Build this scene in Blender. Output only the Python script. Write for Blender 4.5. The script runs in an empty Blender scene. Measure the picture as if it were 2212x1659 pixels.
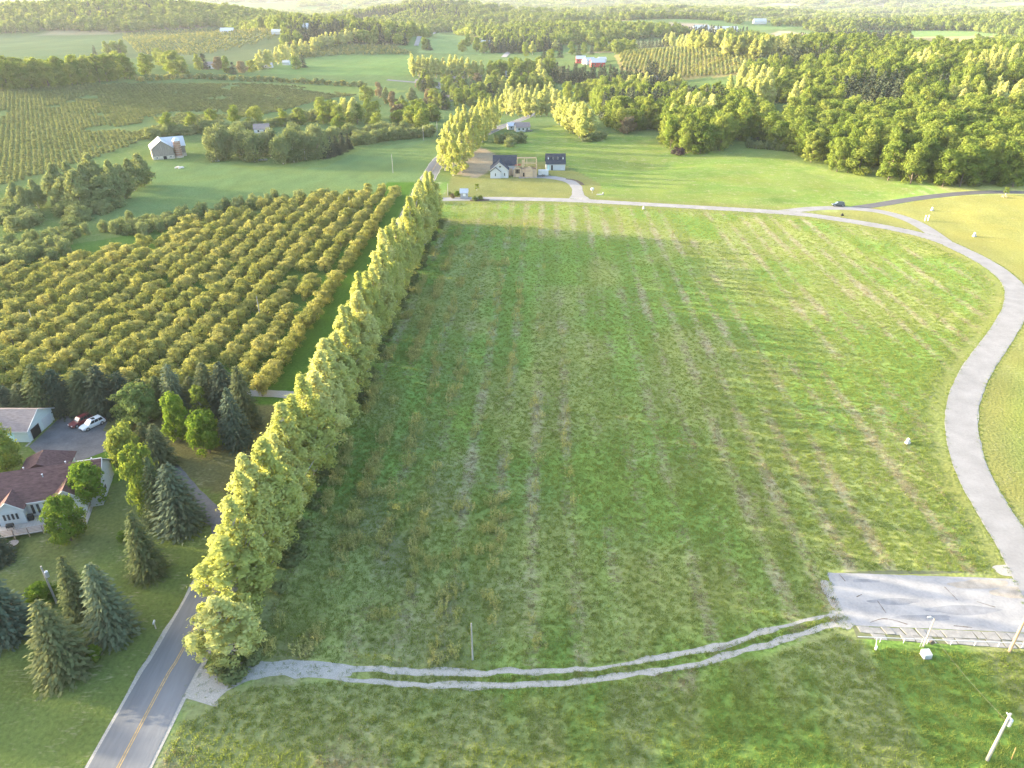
import bpy, math, random
import numpy as np
from mathutils import Vector

random.seed(7)
RNG = np.random.default_rng(7)
C = bpy.context.scene.collection
SC = bpy.context.scene

# ------------------------------------------------------------------ camera, sky, sun, exposure
CAMZ, PITCH, FPX = 75.0, math.radians(28.57), 1536.0     # focal length in units of a 2212 px wide picture
cam = bpy.data.cameras.new('camera'); camo = bpy.data.objects.new('camera', cam); C.objects.link(camo)
camo.location = (0, 0, CAMZ); camo.rotation_euler = (math.pi/2 - PITCH, 0, 0)
cam.sensor_width = 36.0; cam.lens = FPX/2212*36.0; cam.clip_start = 0.5; cam.clip_end = 40000
SC.camera = camo

SUN_EL, SUN_AHEAD = math.radians(10.0), math.radians(15.0)       # sun low on the left, slightly ahead
w = bpy.data.worlds.new('World'); SC.world = w; w.use_nodes = True
nt = w.node_tree; nt.nodes.clear()
sky = nt.nodes.new('ShaderNodeTexSky'); sky.sky_type = 'NISHITA'; sky.sun_disc = False
sky.sun_elevation = SUN_EL; sky.sun_rotation = -(math.pi/2 - SUN_AHEAD); sky.altitude = 250
sky.air_density = 0.9; sky.dust_density = 4.0; sky.ozone_density = 1.0
bg = nt.nodes.new('ShaderNodeBackground'); bg.inputs['Strength'].default_value = 0.15
wo = nt.nodes.new('ShaderNodeOutputWorld')
nt.links.new(sky.outputs[0], bg.inputs[0]); nt.links.new(bg.outputs[0], wo.inputs[0])

sl = bpy.data.lights.new('sun', 'SUN'); sl.energy = 2.7; sl.angle = math.radians(0.5); sl.color = (1.0, 0.86, 0.60)
so = bpy.data.objects.new('sun', sl); C.objects.link(so)
SDIR = Vector((-math.cos(SUN_EL)*math.cos(SUN_AHEAD), math.cos(SUN_EL)*math.sin(SUN_AHEAD), math.sin(SUN_EL)))
so.rotation_euler = (-SDIR).to_track_quat('-Z', 'Y').to_euler(); so.location = (-150, 60, 120)

SC.view_settings.view_transform = 'Standard'; SC.view_settings.look = 'None'
SC.view_settings.gamma = 1.0; SC.view_settings.use_curve_mapping = False
SC.view_settings.exposure = 3.25
SC.render.engine = 'CYCLES'
SC.cycles.use_denoising = True; SC.cycles.denoising_input_passes = 'RGB_ALBEDO_NORMAL'; SC.cycles.denoising_prefilter = 'NONE'
SC.cycles.max_bounces = 5; SC.cycles.diffuse_bounces = 3; SC.cycles.glossy_bounces = 2
SC.cycles.transmission_bounces = 4; SC.cycles.transparent_max_bounces = 4; SC.cycles.volume_bounces = 2
HAZE_DENSITY = 0.00006

# ------------------------------------------------------------------ noise, terrain height, pixel helpers
def _hash(xi, yi, seed):
    h = (xi.astype(np.int64)*374761393 + yi.astype(np.int64)*668265263 + seed*1274126177) & 0xffffffff
    h = ((h ^ (h >> 13))*1103515245) & 0xffffffff
    h = ((h ^ (h >> 15))*2654435761) & 0xffffffff
    return ((h >> 8) & 0xffff)/65535.0
def vnoise(x, y, seed=0):
    x = np.asarray(x, float); y = np.asarray(y, float)
    xi = np.floor(x); yi = np.floor(y); fx = x-xi; fy = y-yi
    fx = fx*fx*(3-2*fx); fy = fy*fy*(3-2*fy)
    a = _hash(xi, yi, seed); b = _hash(xi+1, yi, seed); c = _hash(xi, yi+1, seed); d = _hash(xi+1, yi+1, seed)
    return (a*(1-fx)+b*fx)*(1-fy) + (c*(1-fx)+d*fx)*fy
def fbm(x, y, seed=0, o=4):
    s = 0; a = 0.5; t = 0
    for k in range(o):
        s = s + a*vnoise(x*2**k, y*2**k, seed+k); t += a; a *= 0.5
    return s/t
def sm(a, b, x):
    t = np.clip((x-a)/(b-a), 0, 1); return t*t*(3-2*t)
HILLS = [(-86, 82, 15, 9, -2.0), (68, 372, 26, 14, -2.5), (100, 297, 14, 6, 1.0), (-430, 640, 190, 210, 15), (10, 720, 240, 170, -18),
         (450, 640, 260, 210, 22), (300, 930, 240, 150, 20), (-820, 1600, 480, 190, 56), (-270, 1260, 200, 120, 26),
         (-520, 1250, 260, 150, 13), (900, 900, 300, 260, 20), (420, 1950, 380, 160, 34), (-120, 2300, 420, 240, 46), (1250, 1900, 420, 240, 38), (120, 1500, 260, 130, 16),
         (-330, 120, 110, 130, 16)]
def Hn(x, y):
    x = np.asarray(x, float); y = np.asarray(y, float)
    z = 0.5*(fbm(x/55, y/55, 3, 2)-0.5)*sm(45, 140, y)
    for cx, cy, sx, sy, h in HILLS:
        z = z + h*np.exp(-((x-cx)/sx)**2-((y-cy)/sy)**2)
    amp = 100*sm(850, 2700, y)
    z = z + amp*(fbm(x/800+3.3, y/620+1.7, 11, 3)-0.46)
    z = z + sm(3300, 7500, y)*(104+90*(fbm(x/2300, y/2300, 23, 3)-0.5))
    z = z + sm(430, 800, y)*(1-sm(900, 2000, y))*6*(fbm(x/160, y/160, 31, 2)-0.5)
    return z
def H(x, y): return float(Hn(np.array([x]), np.array([y]))[0])
CP, SP = math.cos(PITCH), math.sin(PITCH)
TT = np.concatenate([np.linspace(60, 900, 1400), np.geomspace(900, 14000, 1500)])
def at(u, v, dz=0.0):
    """the point of the ground seen at (u, v) of the 2212 x 1659 picture"""
    a = (u-1106)/FPX; b = -(v-829.5)/FPX
    d = (a, CP+b*SP, -SP+b*CP)
    x = d[0]*TT; y = d[1]*TT; z = CAMZ+d[2]*TT
    g = z-Hn(x, y)-dz
    k = np.argmax(g < 0)
    if g[k] >= 0: k = len(TT)-1
    if k == 0: k = 1
    t = TT[k-1]+(TT[k]-TT[k-1])*g[k-1]/max(1e-6, g[k-1]-g[k])
    return d[0]*t, d[1]*t
def seen(x, y, z):
    dz = z-CAMZ; dep = y*CP-dz*SP
    return 1106+x/dep*FPX, 829.5-(y*SP+dz*CP)/dep*FPX, dep
def height_to(x, y, v):
    """height at which a vertical thing standing on (x, y) reaches picture row v"""
    b = -(v-829.5)/FPX
    # (y*SP+dz*CP) = b*(y*CP-dz*SP)
    dz = (b*y*CP-y*SP)/(CP+b*SP)
    return dz+CAMZ-H(x, y)
def poly(pts): return np.array([at(u, v) for u, v in pts])
def inside(P, x, y):
    r = np.zeros(np.shape(x), bool); n = len(P); j = n-1
    for i in range(n):
        xi, yi = P[i]; xj, yj = P[j]
        cond = ((yi > y) != (yj > y)) & (x < (xj-xi)*(y-yi)/((yj-yi) if abs(yj-yi) > 1e-9 else 1e-9)+xi)
        r ^= cond; j = i
    return r
def smooth_path(pts, step=2.0):
    P = np.array(pts, float); out = []
    for i in range(len(P)-1):
        p0 = P[max(i-1, 0)]; p1 = P[i]; p2 = P[i+1]; p3 = P[min(i+2, len(P)-1)]
        n = max(2, int(np.linalg.norm(p2-p1)/step))
        for k in range(n):
            t = k/n
            out.append(0.5*((2*p1)+(-p0+p2)*t+(2*p0-5*p1+4*p2-p3)*t*t+(-p0+3*p1-3*p2+p3)*t**3))
    out.append(P[-1]); return np.array(out)
def dist_path(P, x, y):
    d = np.full(np.shape(x), 1e9)
    for i in range(0, len(P)-1):
        ax, ay = P[i]; bx, by = P[i+1]; l2 = (bx-ax)**2+(by-ay)**2+1e-9
        t = np.clip(((x-ax)*(bx-ax)+(y-ay)*(by-ay))/l2, 0, 1)
        d = np.minimum(d, np.hypot(x-ax-t*(bx-ax), y-ay-t*(by-ay)))
    return d

# ------------------------------------------------------------------ materials
MATS = {}
def new_mat(name):
    m = bpy.data.materials.new(name); m.use_nodes = True; n = m.node_tree; n.nodes.clear(); MATS[name] = m
    o = n.nodes.new('ShaderNodeOutputMaterial'); return m, n, o
def nd(n, t, **kw):
    x = n.nodes.new(t)
    for k, v in kw.items():
        if k in x.inputs: x.inputs[k].default_value = v
        else: setattr(x, k, v)
    return x
def mth(n, op, a, b=None, clamp=False):
    x = n.nodes.new('ShaderNodeMath'); x.operation = op; x.use_clamp = clamp
    for i, v in enumerate((a, b)):
        if v is None: continue
        if hasattr(v, 'links'): n.links.new(v, x.inputs[i])
        else: x.inputs[i].default_value = v
    return x.outputs[0]
def mixc(n, f, a, b, mode='MIX'):
    x = n.nodes.new('ShaderNodeMix'); x.data_type = 'RGBA'; x.blend_type = mode
    for i, v in ((0, f), (6, a), (7, b)):
        if hasattr(v, 'links'): n.links.new(v, x.inputs[i])
        elif i == 0: x.inputs[0].default_value = v
        else: x.inputs[i].default_value = (*v[:3], 1)
    return x.outputs[2]
def plain(name, col, rough=0.7, var=0.12, scale=1.5, metal=0.0, bump=0.0, bscale=20.0, spec=0.3, col2=None, stretch=None):
    """painted / worn surface: colour with broad and fine variation"""
    m, n, o = new_mat(name)
    tc = nd(n, 'ShaderNodeTexCoord'); src = tc.outputs['Object']
    if stretch:
        mp = nd(n, 'ShaderNodeMapping'); mp.inputs['Scale'].default_value = stretch; n.links.new(src, mp.inputs[0]); src = mp.outputs[0]
    a = nd(n, 'ShaderNodeTexNoise', Scale=scale, Detail=5.0); n.links.new(src, a.inputs['Vector'])
    b = nd(n, 'ShaderNodeTexNoise', Scale=scale*9, Detail=3.0); n.links.new(src, b.inputs['Vector'])
    f = mth(n, 'ADD', mth(n, 'MULTIPLY', a.outputs[0], 0.65), mth(n, 'MULTIPLY', b.outputs[0], 0.35))
    f = mth(n, 'MULTIPLY', mth(n, 'SUBTRACT', f, 0.32), 2.8, True)
    lo = tuple(max(0, c*(1-var*1.6)) for c in col); hi = col2 if col2 else tuple(min(0.95, c*(1+var)) for c in col)
    c = mixc(n, f, lo, hi)
    p = nd(n, 'ShaderNodeBsdfPrincipled', Roughness=rough, Metallic=metal); p.inputs['Specular IOR Level'].default_value = spec if rough < 0.8 else 0.06
    n.links.new(c, p.inputs['Base Color'])
    if bump:
        bn = nd(n, 'ShaderNodeTexNoise', Scale=bscale, Detail=3.0); n.links.new(src, bn.inputs['Vector'])
        bp = nd(n, 'ShaderNodeBump', Strength=bump, Distance=0.05); n.links.new(bn.outputs[0], bp.inputs['Height']); n.links.new(bp.outputs[0], p.inputs['Normal'])
    n.links.new(p.outputs[0], o.inputs[0]); return m
def leaf(name, c1, c2, trans=0.38, scale=0.55, tint=None):
    m, n, o = new_mat(name)
    tc = nd(n, 'ShaderNodeTexCoord'); oi = nd(n, 'ShaderNodeObjectInfo')
    a = nd(n, 'ShaderNodeTexNoise', Scale=scale, Detail=4.0); n.links.new(tc.outputs['Object'], a.inputs['Vector'])
    f = mth(n, 'ADD', mth(n, 'MULTIPLY', mth(n, 'SUBTRACT', a.outputs[0], 0.3), 1.5), mth(n, 'MULTIPLY', mth(n, 'SUBTRACT', oi.outputs['Random'], 0.5), 0.9), True)
    c = mixc(n, f, c1, c2)
    r = mth(n, 'FRACT', mth(n, 'MULTIPLY', oi.outputs['Random'], 37.7))
    c = mixc(n, mth(n, 'MULTIPLY', r, 0.45), c, tint or tuple(0.6*v for v in c1))
    d = nd(n, 'ShaderNodeBsdfDiffuse'); t = nd(n, 'ShaderNodeBsdfTranslucent')
    n.links.new(c, d.inputs[0]); ct = mixc(n, 1.0, c, (1.15, 1.05, 0.7), 'MULTIPLY'); n.links.new(ct, t.inputs[0])
    ms = nd(n, 'ShaderNodeMixShader'); ms.inputs[0].default_value = trans
    n.links.new(d.outputs[0], ms.inputs[1]); n.links.new(t.outputs[0], ms.inputs[2]); n.links.new(ms.outputs[0], o.inputs[0]); return m

M_BARK = plain('bark', (0.16, 0.13, 0.10), 0.9, 0.3, 3.0)
M_PBARK = plain('pale_bark', (0.42, 0.39, 0.33), 0.9, 0.3, 3.0)
L_POP = leaf('poplar_leaves', (0.40, 0.435, 0.145), (0.60, 0.60, 0.29), 0.56, 0.5, (0.31, 0.37, 0.10))
L_ORCH = leaf('orchard_leaves', (0.22, 0.235, 0.07), (0.38, 0.365, 0.135), 0.45, 0.8, (0.20, 0.24, 0.072))
L_MAPLE = leaf('maple_leaves', (0.145, 0.205, 0.038), (0.275, 0.315, 0.07), 0.47, 0.35, (0.12, 0.175, 0.04))
L_LIME = leaf('fresh_leaves', (0.16, 0.215, 0.04), (0.29, 0.32, 0.08), 0.44, 0.4, (0.10, 0.16, 0.03))
L_BRIGHT = leaf('bright_leaves', (0.11, 0.19, 0.022), (0.20, 0.28, 0.045), 0.42, 0.5)
L_PALE = leaf('pale_green_leaves', (0.14, 0.20, 0.06), (0.24, 0.29, 0.11), 0.38, 0.5)
L_WILLOW = leaf('willow_leaves', (0.16, 0.205, 0.085), (0.26, 0.30, 0.14), 0.38, 0.4)
L_THICK = leaf('thicket_leaves', (0.16, 0.20, 0.075), (0.27, 0.305, 0.13), 0.38, 0.5, (0.16, 0.19, 0.085))
L_BROWN = leaf('brown_leaves', (0.17, 0.14, 0.08), (0.26, 0.21, 0.12), 0.3, 0.4)
L_PURPLE = leaf('purple_leaves', (0.045, 0.03, 0.04), (0.09, 0.06, 0.075), 0.25, 0.6)
L_SPRUCE = leaf('spruce_needles', (0.095, 0.12, 0.052), (0.19, 0.195, 0.09), 0.26, 0.9, (0.05, 0.07, 0.045))
L_BLUE = leaf('blue_spruce_needles', (0.085, 0.112, 0.064), (0.16, 0.185, 0.105), 0.18, 0.9, (0.07, 0.10, 0.085))
L_DARKSPR = leaf('dark_spruce_needles', (0.055, 0.072, 0.045), (0.10, 0.115, 0.07), 0.15, 0.9)
L_GRASS = leaf('grass_blades', (0.162, 0.226, 0.048), (0.265, 0.308, 0.09), 0.46, 0.3, (0.20, 0.232, 0.072))
L_DRY = leaf('dry_grass_blades', (0.23, 0.205, 0.12), (0.38, 0.335, 0.21), 0.3, 0.3)
L_WEED = leaf('weed_stems', (0.30, 0.30, 0.11), (0.46, 0.42, 0.19), 0.4, 0.4, (0.25, 0.30, 0.10))

M_ASPH = plain('asphalt', (0.138, 0.140, 0.146), 0.85, 0.14, 0.25, bump=0.25, bscale=9, stretch=(1, 0.12, 1))
M_DARKASPH = plain('dark_asphalt', (0.105, 0.10, 0.102), 0.85, 0.12, 0.4)
M_DRIVE = plain('driveway_asphalt', (0.105,0.105,0.11), 0.85, 0.2, 0.3, bump=0.2)
M_PALEROAD = plain('pale_road', (0.215, 0.206, 0.20), 0.9, 0.10, 0.25, bump=0.1, col2=(0.248, 0.238, 0.232))
M_GRAVEL = plain('gravel', (0.27, 0.253, 0.222), 0.95, 0.16, 7.0, bump=0.12, bscale=25, col2=(0.345, 0.328, 0.298))
M_PAD = plain('worn_concrete_pad', (0.24, 0.236, 0.24), 0.9, 0.12, 0.30, bump=0.12, col2=(0.31, 0.297, 0.285))
M_WHEEL = plain('polished_wheel_track', (0.225, 0.218, 0.212), 0.85, 0.2, 0.5, col2=(0.27, 0.262, 0.255))
M_SAND = plain('blown_sand', (0.30, 0.262, 0.215), 0.95, 0.2, 0.8, col2=(0.35, 0.31, 0.26))
M_APRON = plain('sandy_apron_soil', (0.165, 0.150, 0.112), 0.95, 0.25, 1.5, col2=(0.15, 0.17, 0.07))
M_STAIN = plain('pad_stain', (0.20, 0.20, 0.21), 0.9, 0.2, 0.7, col2=(0.235, 0.235, 0.245))
M_SLAB = plain('broken_concrete', (0.23, 0.22, 0.205), 0.92, 0.16, 0.9, bump=0.3, bscale=12)
M_YELLOW = plain('yellow_road_paint', (0.36, 0.25, 0.11), 0.8, 0.25, 2.0)
M_WHITE = plain('white_paint', (0.44, 0.44, 0.43), 0.6, 0.05, 1.0)
M_SIDING = plain('white_siding', (0.42, 0.43, 0.43), 0.6, 0.05, 0.6, stretch=(0.3, 0.3, 6))
M_PALESID = plain('pale_green_siding', (0.46, 0.50, 0.47), 0.6, 0.05, 0.6, stretch=(0.3, 0.3, 6))
M_MAROON = plain('maroon_shingles', (0.115, 0.066, 0.062), 0.9, 0.28, 1.6, bump=0.3, stretch=(0.7, 2.2, 2.2))
M_GREYSH = plain('grey_brown_shingles', (0.20, 0.17, 0.165), 0.9, 0.2, 1.6, bump=0.3, stretch=(0.7, 2.2, 2.2))
M_NAVYSH = plain('dark_slate_shingles', (0.045, 0.05, 0.065), 0.85, 0.25, 1.2, stretch=(0.7, 2.2, 2.2))
M_METALROOF = plain('pale_metal_roof', (0.38, 0.40, 0.42), 0.42, 0.06, 0.4, metal=0.1, stretch=(6, 0.3, 0.3))
M_BARNWOOD = plain('weathered_barn_boards', (0.235, 0.205, 0.185), 0.95, 0.3, 1.0, stretch=(5, 5, 0.25))
M_STONE = plain('fieldstone_wall', (0.42, 0.38, 0.32), 0.95, 0.28, 1.4, bump=0.4)
M_SILO = plain('silo_tiles', (0.32, 0.19, 0.14), 0.9, 0.22, 0.9)
M_GALV = plain('galvanised_metal', (0.45, 0.47, 0.50), 0.4, 0.12, 1.2, metal=0.5)
M_GLASS = plain('window_glass', (0.03, 0.035, 0.04), 0.12, 0.1, 0.6, spec=0.7)
M_CARGLASS = plain('car_glass', (0.11, 0.15, 0.16), 0.10, 0.1, 0.6, spec=0.7)
M_DARK = plain('dark_interior', (0.02, 0.02, 0.022), 0.9, 0.2, 1.0)
M_LUMBER = plain('fresh_lumber', (0.46, 0.34, 0.22), 0.8, 0.14, 1.0, stretch=(0.5, 0.5, 3))
M_OSB = plain('sheathing_board', (0.40, 0.30, 0.21), 0.85, 0.12, 0.7)
M_REDBRICK = plain('red_brown_floor', (0.25, 0.08, 0.05), 0.9, 0.2, 1.0)
M_DECK = plain('weathered_deck_boards', (0.33, 0.30, 0.27), 0.9, 0.14, 1.2, stretch=(8, 0.4, 1))
M_RAIL = plain('brown_rail_wood', (0.26, 0.19, 0.15), 0.85, 0.15, 1.0)
M_POLE = plain('weathered_pole_wood', (0.36, 0.32, 0.27), 0.9, 0.2, 1.0, stretch=(6, 6, 0.3))
M_TANPOLE = plain('tan_pole_wood', (0.30, 0.22, 0.15), 0.9, 0.2, 1.0, stretch=(6, 6, 0.3))
M_PALEPOLE = plain('bleached_pole_wood', (0.26, 0.255, 0.235), 0.9, 0.15, 1.0, stretch=(6, 6, 0.3))
M_CARWHITE = plain('white_car_paint', (0.55, 0.57, 0.58), 0.3, 0.03, 0.5, spec=0.6)
M_CARRED = plain('dark_red_car_paint', (0.15, 0.022, 0.025), 0.3, 0.1, 0.5, spec=0.6)
M_CARBLACK = plain('dark_blue_car_paint', (0.02, 0.028, 0.036), 0.28, 0.1, 0.5, spec=0.7)
M_TYRE = plain('tyre_rubber', (0.022, 0.022, 0.022), 0.9, 0.2, 3)
M_RIM = plain('wheel_alloy', (0.45, 0.45, 0.46), 0.35, 0.1, 2, metal=0.6)
M_LAMP = plain('lamp_lens', (0.66, 0.66, 0.64), 0.2, 0.05, 2, spec=0.6)
M_TAIL = plain('tail_lens', (0.3, 0.02, 0.02), 0.25, 0.1, 2)
M_BLACK = plain('black_plastic', (0.02, 0.02, 0.02), 0.6, 0.2, 2)
M_STUCCO = plain('grey_shed_walls', (0.30, 0.30, 0.31), 0.9, 0.12, 0.8)
M_RED = plain('red_barn_paint', (0.36, 0.05, 0.045), 0.75, 0.15, 0.5)
M_TEAL = plain('pale_teal_door', (0.42, 0.60, 0.58), 0.6, 0.06, 1)
M_WIRE = plain('bare_wire', (0.16, 0.15, 0.11), 0.6, 0.1, 1)
M_SOIL = plain('dark_soil', (0.10, 0.075, 0.055), 0.95, 0.3, 1.5, bump=0.5)
M_ROCK = plain('pale_rock', (0.44, 0.42, 0.39), 0.95, 0.25, 2.0)
M_HOUSEGREY = plain('grey_house_siding', (0.42, 0.43, 0.45), 0.7, 0.08, 0.6)
M_ORANGE = plain('rust_leaves', (0.30, 0.11, 0.04), 0.9, 0.3, 2)

# ------------------------------------------------------------------ mesh helpers
def np_mesh(name, V, F, mats, mi=None, smooth=False):
    """F: array (m,3|4) or list of faces"""
    me = bpy.data.meshes.new(name)
    if isinstance(F, np.ndarray):
        m, k = F.shape
        me.vertices.add(len(V)); me.vertices.foreach_set('co', np.asarray(V, np.float32).ravel())
        me.loops.add(m*k); me.loops.foreach_set('vertex_index', F.astype(np.int32).ravel())
        me.polygons.add(m); me.polygons.foreach_set('loop_start', np.arange(0, m*k, k, dtype=np.int32))
    else:
        me.from_pydata([tuple(v) for v in V], [], F)
    for x in mats: me.materials.append(x)
    if mi is not None: me.polygons.foreach_set('material_index', np.asarray(mi, np.int32))
    if smooth: me.polygons.foreach_set('use_smooth', np.ones(len(me.polygons), bool))
    me.update(calc_edges=True); me.validate()
    return me
class G:
    """collects shapes, then becomes ONE mesh object"""
    def __init__(s): s.V = []; s.F = []; s.M = []
    def add(s, V, F, m=0):
        o = len(s.V); s.V += [tuple(map(float, v)) for v in V]; s.F += [tuple(i+o for i in f) for f in F]; s.M += [m]*len(F); return s
    def box(s, x0, x1, y0, y1, z0, z1, m=0):
        return s.add([(x0,y0,z0),(x1,y0,z0),(x1,y1,z0),(x0,y1,z0),(x0,y0,z1),(x1,y0,z1),(x1,y1,z1),(x0,y1,z1)],
                     [(0,3,2,1),(4,5,6,7),(0,1,5,4),(1,2,6,5),(2,3,7,6),(3,0,4,7)], m)
    def prism(s, prof, a0, a1, axis='y', m=0):
        """profile of (a, z) pairs swept along axis"""
        n = len(prof)
        f = (lambda p, a: (p[0], a, p[1])) if axis == 'y' else (lambda p, a: (a, p[0], p[1]))
        V = [f(p, a0) for p in prof]+[f(p, a1) for p in prof]
        F = [tuple(range(n))[::-1], tuple(range(n, 2*n))]+[(i, (i+1) % n, (i+1) % n+n, i+n) for i in range(n)]
        return s.add(V, F, m)
    def tube(s, path, rad, k=6, m=0):
        P = [Vector(p) for p in path]; V = []; F = []
        for i, p in enumerate(P):
            d = (P[min(i+1, len(P)-1)]-P[max(i-1, 0)]).normalized()
            u = d.orthogonal().normalized() if abs(d.z) < 0.9 else d.cross(Vector((0, 1, 0))).normalized(); v = d.cross(u)
            r = rad[i] if hasattr(rad, '__len__') else rad
            for j in range(k):
                a = 2*math.pi*j/k; V.append(p+u*(r*math.cos(a))+v*(r*math.sin(a)))
        for i in range(len(P)-1):
            for j in range(k): F.append((i*k+j, i*k+(j+1) % k, (i+1)*k+(j+1) % k, (i+1)*k+j))
        F.append(tuple(range(k))[::-1]); F.append(tuple(range((len(P)-1)*k, len(P)*k)))
        return s.add(V, F, m)
    def cyl(s, x, y, z0, z1, r0, r1=None, k=12, m=0): return s.tube([(x, y, z0), (x, y, z1)], [r0, r0 if r1 is None else r1], k, m)
    def quadv(s, a, b, c, d, t=0.03, m=0):
        """a thin slab with real thickness from four corners"""
        A = [Vector(q) for q in (a, b, c, d)]; n = (A[1]-A[0]).cross(A[3]-A[0]).normalized()*t
        V = [q-n*0.5 for q in A]+[q+n*0.5 for q in A]
        return s.add(V, [(3,2,1,0),(4,5,6,7),(0,1,5,4),(1,2,6,5),(2,3,7,6),(3,0,4,7)], m)
    def mesh(s, name, mats, smooth=False):
        if not isinstance(mats, (list, tuple)): mats = [mats]
        return np_mesh(name, s.V, s.F, mats, s.M, smooth)
    def build(s, name, mats, parent=None, smooth=False, loc=None):
        return ob(name, s.mesh(name, mats, smooth), parent, loc)
def ob(name, me, parent=None, loc=None, rz=0.0, sc=None):
    o = bpy.data.objects.new(name, me); C.objects.link(o); o.parent = parent
    if loc is not None: o.location = loc
    if rz: o.rotation_euler = (0, 0, rz)
    if sc is not None: o.scale = sc
    return o
def tag(o, label, cat, group=None):
    o['label'] = label; o['category'] = cat
    if group: o['group'] = group
    return o
def thing(name, label, cat, loc=(0, 0, 0), rz=0.0, group=None, sc=None):
    return tag(ob(name, None, None, loc, rz, sc), label, cat, group)
def struct(o): o['kind'] = 'structure'; return o
def stuff(o, label=None, cat=None):
    o['kind'] = 'stuff'
    if label: o['label'] = label
    if cat: o['category'] = cat
    return o
ORD = 'first second third fourth fifth sixth seventh eighth ninth tenth eleventh twelfth'.split()
def nth(k):
    if k <= 12: return ORD[k-1]
    s = 'th' if 10 <= k % 100 <= 20 else {1: 'st', 2: 'nd', 3: 'rd'}.get(k % 10, 'th')
    return '%d%s' % (k, s)

# ------------------------------------------------------------------ ground sheet
ROAD = smooth_path([(-44.6, -60), (-43.6, 48.8), (-43.0, 66), (-42.4, 100), (-41.0, 200), (-39.8, 300), (-38.6, 372), (-35.5, 400), (-26, 440), (-10, 500), (8, 580), (20, 700), (24, 850)], 3)
LOOP = smooth_path([at(u, v) for u, v in [(2330,1440),(2215,1215),(2105,1030),(2078,930),(2083,860),(2116,790),(2166,718),(2194,662),(2190,618),(2150,580),(2090,546),(2020,516),(1930,494),(1800,472),(1700,460),(1500,447.5),(1270,434.5),(1100,429.5),(985,430),(955,431)]], 2)
LEG = smooth_path([at(u, v) for u, v in [(1690,458),(1760,450.5),(1830,450),(1900,457),(1955,472),(1995,491),(2040,522)]], 2)
BRANCH = smooth_path([at(u, v) for u, v in [(1850,449),(1905,441),(1965,431),(2040,421.5),(2120,415.5),(2212,416),(2300,420)]], 2)
DRIVE = smooth_path([at(u, v) for u, v in [(1252,432),(1248,418),(1246,405),(1234,394),(1208,386),(1170,382),(1120,382)]], 1.5)
TRACK = smooth_path([at(u, v) for u, v in [(415,1512),(450,1478),(530,1452),(620,1444),(760,1455),(900,1465),(1050,1467),(1250,1459),(1450,1430),(1600,1394),(1720,1358),(1835,1330)]], 1.5)
HDRIVE = smooth_path([(-43.5, 88.5), (-50, 93), (-57, 100), (-63, 106.5), (-70, 111.5), (-77, 114.5), (-84, 117)], 1.2)
POPLINE = smooth_path([(-37.0, 62), (-36.8, 80), (-35.6, 120), (-33.6, 180), (-31.2, 240), (-29.6, 270)], 3)

def axis(lo, hi, flo, fhi, step, grow):
    a = list(np.arange(flo, fhi+step*0.5, step)); s = step
    while a[-1] < hi: s *= grow; a.append(min(hi, a[-1]+s))
    s = step
    while a[0] > lo: s *= grow; a.insert(0, max(lo, a[0]-s))
    return np.array(a)
gx = axis(-9000, 9000, -110, 120, 1.3, 1.028); gy = axis(-300, 11500, 38, 190, 1.3, 1.0125)
XX, YY = np.meshgrid(gx, gy); ZZ = Hn(XX, YY)
nx, ny = len(gx), len(gy)
VV = np.stack([XX.ravel(), YY.ravel(), ZZ.ravel()], 1)
ii = np.arange(nx*ny).reshape(ny, nx)
FF = np.stack([ii[:-1, :-1].ravel(), ii[:-1, 1:].ravel(), ii[1:, 1:].ravel(), ii[1:, :-1].ravel()], 1)

Z_PASTURE = poly([(170,480),(330,352),(470,352),(560,368),(700,362),(775,325),(930,300),(962,330),(905,430),(850,412),(640,425),(330,470)])
Z_FARORCH = poly([(-200,500),(0,410),(330,300),(480,268),(700,215),(790,196),(560,176),(0,195),(-200,200)])
Z_CONS = poly([(962,428),(978,372),(1010,352),(1205,350),(1275,385),(1300,400),(1285,432)])
Z_SOIL = poly([(985,376),(1005,340),(1040,318),(1075,335),(1055,372),(1030,385)])
Z_URLAWN = poly([(1760,462),(1900,446),(2000,430),(2110,420),(2300,424),(2300,640),(2212,600),(2100,535),(2000,500)])
Z_NORTH = poly([(1080,300),(1210,270),(1300,285),(1420,300),(1560,335),(1700,345),(1990,408),(1880,446),(1600,452),(1290,432),(1290,395),(1210,345),(1080,345)])
Z_ORCH = np.array([(-47, 128), (-49, 320), (-75, 300), (-175, 215), (-200, 130)])
Z_LAWN = np.array([(-46.5, -60), (-45.5, 128), (-130, 128), (-200, 40), (-200, -60)])
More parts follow.
